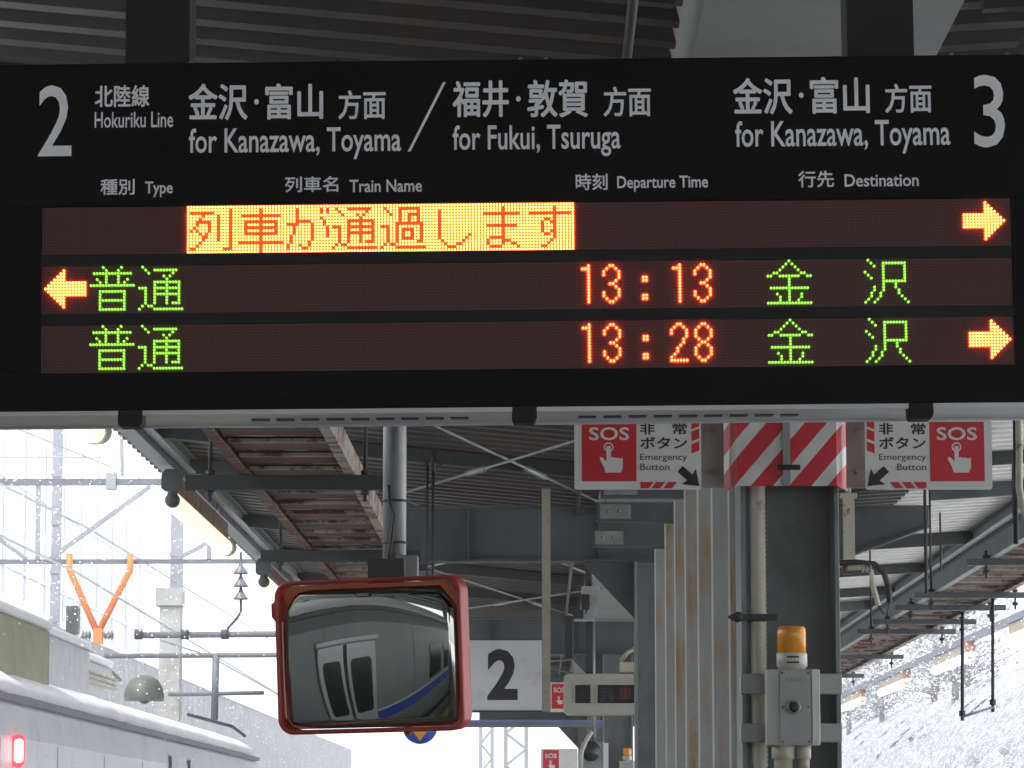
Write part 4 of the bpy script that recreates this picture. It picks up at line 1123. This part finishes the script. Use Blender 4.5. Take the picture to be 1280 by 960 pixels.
tbar((-900, 604), (520, 602), .085, 'chord'); tbar((-900, 704), (700, 701), .06, 'chord')
for x in (-160, 48, 262, 470): tbar((x, 606), (x - 1, 700), .06)
for a, b in (((62, 699), (188, 608)), ((33, 699), (-90, 608)), ((220, 699), (250, 684)), ((250, 684), (360, 606))): tbar(a, b, .055)
mb = MB(); mb.box(P(143, 0, TY).x, P(155, 0, TY).x, TY - .08, TY + .08, P(0, 612, TY).z, P(0, 592, TY).z); mb.build('splice_plate', pale_pole, tr)
tbar((153, 595), (152, 545), .05)
for (xp, label, w_, yy) in ((70, 'slender pale mast rising behind the upper left truss', .15, 62), (221, 'pale catenary mast behind the right orange arm', .20, 58)):
    q = P(xp, 700, yy)
    mb = MB(); mb.box(q.x - w_ / 2, q.x + w_ / 2, yy - .14, yy + .14, -1.5, 9.6 if xp < 100 else EYE + 6.0)
    for k in range(10): mb.box(q.x - w_ / 2 - .02, q.x + w_ / 2 + .02, yy - .16, yy - .1402, k * .9, k * .9 + .06)
    tag(mb.build('catenary_mast', pale_pole, None, org=(q.x, yy, -1.5)), label, 'mast', 'catenary masts')
# concrete pillar
q = P(222, 800, 50)
mb = MB(); mb.box(P(210, 0, 50).x, P(235, 0, 50).x, 50, 50.4, -1.5, P(0, 742, 50).z); mb.box(P(205, 0, 50).x, P(237, 0, 50).x, 49.95, 50.45, P(0, 757, 50).z, P(0, 735, 50).z)
tag(mb.build('concrete_pillar', concrete, None, org=(q.x, 50, -1.5)), 'grey mottled concrete pillar beyond the train, left of the mirror', 'pillar')
q = P(102, 775, 52)
mb = MB(); mb.box(P(96, 0, 52).x, P(110, 0, 52).x, 52, 52.3, P(0, 792, 52).z, P(0, 757, 52).z); mb.box(P(101, 0, 52).x, P(105, 0, 52).x, 52.1, 52.2, -1.5, P(0, 792, 52).z)
tag(mb.build('signal_box', dark_steel, None, org=(q.x, 52, -1.5)), 'dark grey signal box on a post left of the orange fork', 'signal box')

oc = thing('catenary_bracket', 'orange V shaped arm hanging below the overhead truss', 'bracket', P(122, 790, TY - .1))
OY = TY - .12
for xa in (87, 163):
    mb = MB(); mb.tube([P(xa, 692, OY), P(xa, 712, OY), P(122, 792, OY)], .045, 8); mb.build('arm', orange_fitting, oc)
mb = MB(); a = P(117, 805, OY); b = P(129, 786, OY); mb.box(a.x, b.x, OY - .07, OY + .07, a.z, b.z); mb.build('block', orange_fitting, oc, bevel=.01)
for s in (-1, 1):
    pts = [P(122 + s * x, 794, OY) for x in (8, 10, 12, 14, 16, 18, 20)]
    mb = MB(); mb.tube(pts, [.03, .07, .03, .07, .03, .07, .03], 10); mb.build('insulator', insul, oc)
wv = thing('catenary_pipework', 'thin grey overhead line pipes running from the orange arm to the roof edge', 'overhead pipe', P(250, 793, OY))
for pts, r_ in (([(174, 794), (700, 790)], .045), ([(130, 820), (700, 817)], .035), ([(210, 868), (330, 866)], .03), ([(270, 818), (268, 900)], .05)):
    mb = MB(); mb.tube([P(*p, OY) for p in pts], r_, 8); mb.build('pipe', mat('truss_grey', (.10, .108, .125), .55, var=.2), wv)
for x in (176, 234, 284): mb = MB(); q = P(x, 793, OY); mb.lathe((q.x - .08, q.y, q.z), [(.07, 0), (.07, .10)], 10, 'x'); mb.build('clamp', dark_steel, wv)
ins = thing('insulator_string', 'string of dark bell shaped insulators hanging by the left roof edge', 'insulator', P(301, 730, OY))
mb = MB(); mb.tube([P(301, 690, OY), P(301, 765, OY), P(296, 773, OY), P(285, 785, OY), P(284, 793, OY)], .018, 6); mb.build('rod', dark_line, ins)
for py in (712, 728, 744):
    q = P(301, py, OY); mb = MB(); mb.lathe(q, [(.10, -.06), (.10, -.04), (.04, .04), (.02, .09)], 14); mb.build('bell', insul, ins)

def wire(pts, r_, label):
    mb = MB(); mb.tube(pts, r_, 5)
    tag(mb.build('overhead_wire', mat('wire_grey', (.25, .26, .28), .5), None, org=tuple(pts[0])), label, 'wire', 'overhead wires')


wire([P(-10, 600, 30), P(110, 660, 42), P(420, 850, 95)], .014, 'thin overhead wire by the orange arms, upper of two long ones')
wire([P(-10, 665, 28), P(95, 715, 38), P(410, 905, 90)], .014, 'thin overhead wire across the orange arms, lower of two long ones')
wire([P(20, 535, 40), P(110, 572, 45), P(330, 660, 60)], .010, 'faint wire at the top left below the departure board')
wire([P(200, 800, 46), P(262, 820, 52), P(350, 870, 70)], .016, 'dark short wire running down right past the mirror edge')
wire([P(-10, 572, 55), P(400, 570, 55)], .012, 'faint level wire above the truss')

# ------------------------------------------------------------------ left background: viaduct wall and pale building
wl = thing('viaduct_wall', 'long mottled grey concrete wall receding behind the train', 'wall', (-13, 80, -1.5))
WH = EYE + 5.55
wm = mat('wall_mottled', (.20, .205, .21), .9, var=.4, scale=1.4, bump=.5, dirt=.3)
y = 30; k = 0
while y < 230:
    mb = MB(); mb.box(-13.3, -13, y + .03, y + 4.97, -1.49, WH - .15); mb.build('panel', wm, wl); y += 5
mb = MB(); mb.box(-13.4, -12.9, 30, 230, WH - .149, WH); mb.build('coping', snow, wl)
bl = thing('pale_building', 'tall pale building with narrow vertical ribs behind the overhead truss', 'building', (-24, 90, -1.5))
mb = MB(); mb.box(-40, -22, 60, 190, -1.49, 20); mb.build('wall', mat('facade_pale', (.74, .75, .77), .7, var=.05), bl)
for k in range(22):
    yy = 61 + k * 5.8
    mb = MB(); mb.box(-21.98, -21.85, yy, yy + .25, -1.49, 19.9); mb.build('rib', mat('facade_rib', (.62, .64, .67), .7), bl)
for k in range(5):
    mb = MB(); mb.box(-21.98, -21.9, 60.2, 189.8, 1.5 + k * 3.6, 1.62 + k * 3.6); mb.build('floor_band', mat('facade_rib', (.62, .64, .67), .7), bl)

# ------------------------------------------------------------------ right background: long wall and frosted trees
from mathutils import noise as mnoise
mb = MB(); vs = []; fs = []; NY = 260; prof = [(11.2, -1.49), (11.9, .3), (12.5, 1.8), (13.0, 3.0), (13.6, 4.1), (14.3, 5.2), (15.2, 6.2), (16.4, 7.0), (18, 7.6), (22, 8.2), (40, 9.5)]
m = 0; cols_ = []
for i in range(NY + 1):
    y = 55 + i * .8; row_ = []
    for k in range(len(prof) * 4 - 3):
        a_ = k // 4; f_ = (k % 4) / 4
        if a_ >= len(prof) - 1: a_ = len(prof) - 2; f_ = 1
        x = prof[a_][0] * (1 - f_) + prof[a_ + 1][0] * f_; z = prof[a_][1] * (1 - f_) + prof[a_ + 1][1] * f_
        nn = mnoise.fractal(Vector((x * .9, y * .9, z * .9)), 1.0, 2.2, 5)
        vs.append((x + nn * .55, y, z + nn * .45)); row_.append(0)
    m = len(row_)
for i in range(NY):
    for k in range(m - 1): fs.append((i * m + k, (i + 1) * m + k, (i + 1) * m + k + 1, i * m + k + 1))
mb.add(vs, fs, True)
hm_ = mat('brush_and_snow', (.33, .34, .365), .9, var=.25, scale=5, rust=.62, rust_c=(.17, .18, .20), rscale=3.4, bump=.8, bscale=8)
struct(mb.build('hillside', hm_, org=(12, 100, 0)))

twig = mat('frosted_twig', (.40, .41, .43), .9, var=.35, scale=12); bark = mat('bark', (.12, .10, .09), .9, var=.3)
frost = mat('frost_foliage', (.36, .38, .41), .9, var=.25, scale=3); needle = mat('dark_foliage', (.13, .15, .15), .9, var=.4, scale=4)


def tree(x, y, zb, h, seed, label, group, dark=.35):
    r2 = random.Random(seed)
    t = thing('snowy_tree', label, 'tree', (x, y, zb), group)
    mb = MB(); mb.tube([(x, y, zb), (x + r2.uniform(-.1, .1), y, zb + h * .5), (x + r2.uniform(-.2, .2), y, zb + h * .97)], [.05 * h * .45, .03 * h * .45, .03], 8); mb.build('trunk', bark, t)
    br = MB(); cr = MB()
    for i in range(70):
        q = r2.uniform(.18, .98); a = r2.uniform(0, 6.283); L_ = (1 - q) ** .6 * h * .40 * r2.uniform(.7, 1.1) + .25
        p0 = Vector((x, y, zb + h * q)); d = Vector((math.cos(a), math.sin(a), r2.uniform(.0, .45)))
        br.tube([p0, p0 + d * L_ * .5, p0 + d * L_ + Vector((0, 0, -.1))], [.035, .02, .008], 4, False)
        for j in range(26):
            s_ = r2.uniform(.2, 1.05); p = p0 + d * L_ * s_ + Vector([r2.gauss(0, .20) for _ in range(3)])
            w_ = r2.uniform(.04, .13); n_ = Vector([r2.gauss(0, 1) for _ in range(3)]).normalized(); u = n_.orthogonal().normalized() * w_; v = n_.cross(u).normalized() * w_ * .6
            cr.m = 1 if r2.random() < dark else 0
            cr.add([p + u, p + v, p - u, p - v], [(0, 1, 2, 3)])
    br.build('limbs', bark, t); cr.build('crown', [frost, needle], t)


spots = [(17.6, 126, 13), (18.4, 140, 14), (18, 157, 12.5), (19.2, 172, 14), (18.6, 190, 13), (20, 152, 15), (19.6, 138, 14.5), (21, 208, 15), (19, 222, 13.5), (17.8, 172, 13)]
tl = ['leftmost', 'second', 'third', 'fourth', 'fifth', 'sixth', 'seventh', 'eighth', 'ninth', 'rightmost']
spots.sort(key=lambda s: s[0] / s[1])
for i, (x, y, h) in enumerate(spots):
    tree(x - 2.2, y, 5.6, h * .55, 50 + i, 'frosted tree on the right hillside, ' + tl[i] + ' of the ten from the left', 'frosted trees on the right hillside')

# far end things seen low in the middle
for i, (px, Y, ztop, label) in enumerate(((645, 105, 915, 'thick grey lattice pole low in the middle below the number board'), (608, 118, 918, 'thin grey lattice pole low between the mirror and the thick pole'))):
    q = P(px, 940, Y); t = thing('lattice_pole', label, 'pole', (q.x, Y, -1.5), 'far lattice poles')
    wd = .32 if i == 0 else .2; zt_ = P(0, ztop - 30, Y).z
    for sx in (-1, 1):
        mb = MB(); mb.box(q.x + sx * wd - .06, q.x + sx * wd + .06, Y - .06, Y + .06, -1.49, zt_); mb.build('leg', pale_pole, t)
    z = -1.4; mb = MB(); s = 1
    while z < zt_ - .6: mb.bar((q.x - s * wd, Y, z), (q.x + s * wd, Y, z + .5), .07, .07); s = -s; z += .5
    mb.build('lattice', pale_pole, t)

# ------------------------------------------------------------------ falling snow outside the roof
mb = MB(); r3 = random.Random(3)


def flake(x, y, z, s):
    u = Vector([r3.gauss(0, 1) for _ in range(3)]).normalized(); v = u.orthogonal().normalized(); w_ = u.cross(v)
    c = Vector((x, y, z)); vs = [c + u * s, c - u * s, c + v * s, c - v * s, c + w_ * s, c - w_ * s]
    mb.add(vs, [(0, 2, 4), (2, 1, 4), (1, 3, 4), (3, 0, 4), (2, 0, 5), (1, 2, 5), (3, 1, 5), (0, 3, 5)])


for _ in range(16000):
    y = r3.uniform(22, 75); flake(r3.uniform(-1, -.0) * (y * .17) - 3.2, y, r3.uniform(0, .16) * y + .2, r3.uniform(.004, .010))
for _ in range(26000):
    y = r3.uniform(38, 100); flake(5.2 + r3.uniform(0, 1) * y * .1, y, r3.uniform(0, .13) * y + .2, r3.uniform(.005, .014))
for _ in range(2500):
    y = r3.uniform(78, 110); flake(r3.uniform(-12, 10), y, r3.uniform(0, 9), r3.uniform(.008, .016))
tag(mb.build('falling_snow', mat('snowflake', (.9, .9, .92), .9, var=.02), org=(0, 50, 3), kind='stuff'), 'small white snowflakes falling outside the canopy', 'snowflakes')

for o in col.objects:
    if '_local' in o: del o['_local']

# ------------------------------------------------------------------ snowy air
HAZE = .0026
if HAZE:
    mb = MB(); mb.box(-430, 430, -130, 710, -2.6, 22)
    hm = bpy.data.materials.new('snowy_air'); hm.use_nodes = True; hn = hm.node_tree; hn.nodes.clear()
    pv = hn.nodes.new('ShaderNodeVolumePrincipled'); pv.inputs['Density'].default_value = HAZE; pv.inputs['Color'].default_value = (.93, .95, 1, 1)
    pv.inputs['Anisotropy'].default_value = .2
    ho = hn.nodes.new('ShaderNodeOutputMaterial'); hn.links.new(pv.outputs[0], ho.inputs['Volume'])
    tag(mb.build('haze', hm, kind='stuff'), 'thin white snowy haze filling the whole station yard', 'haze')
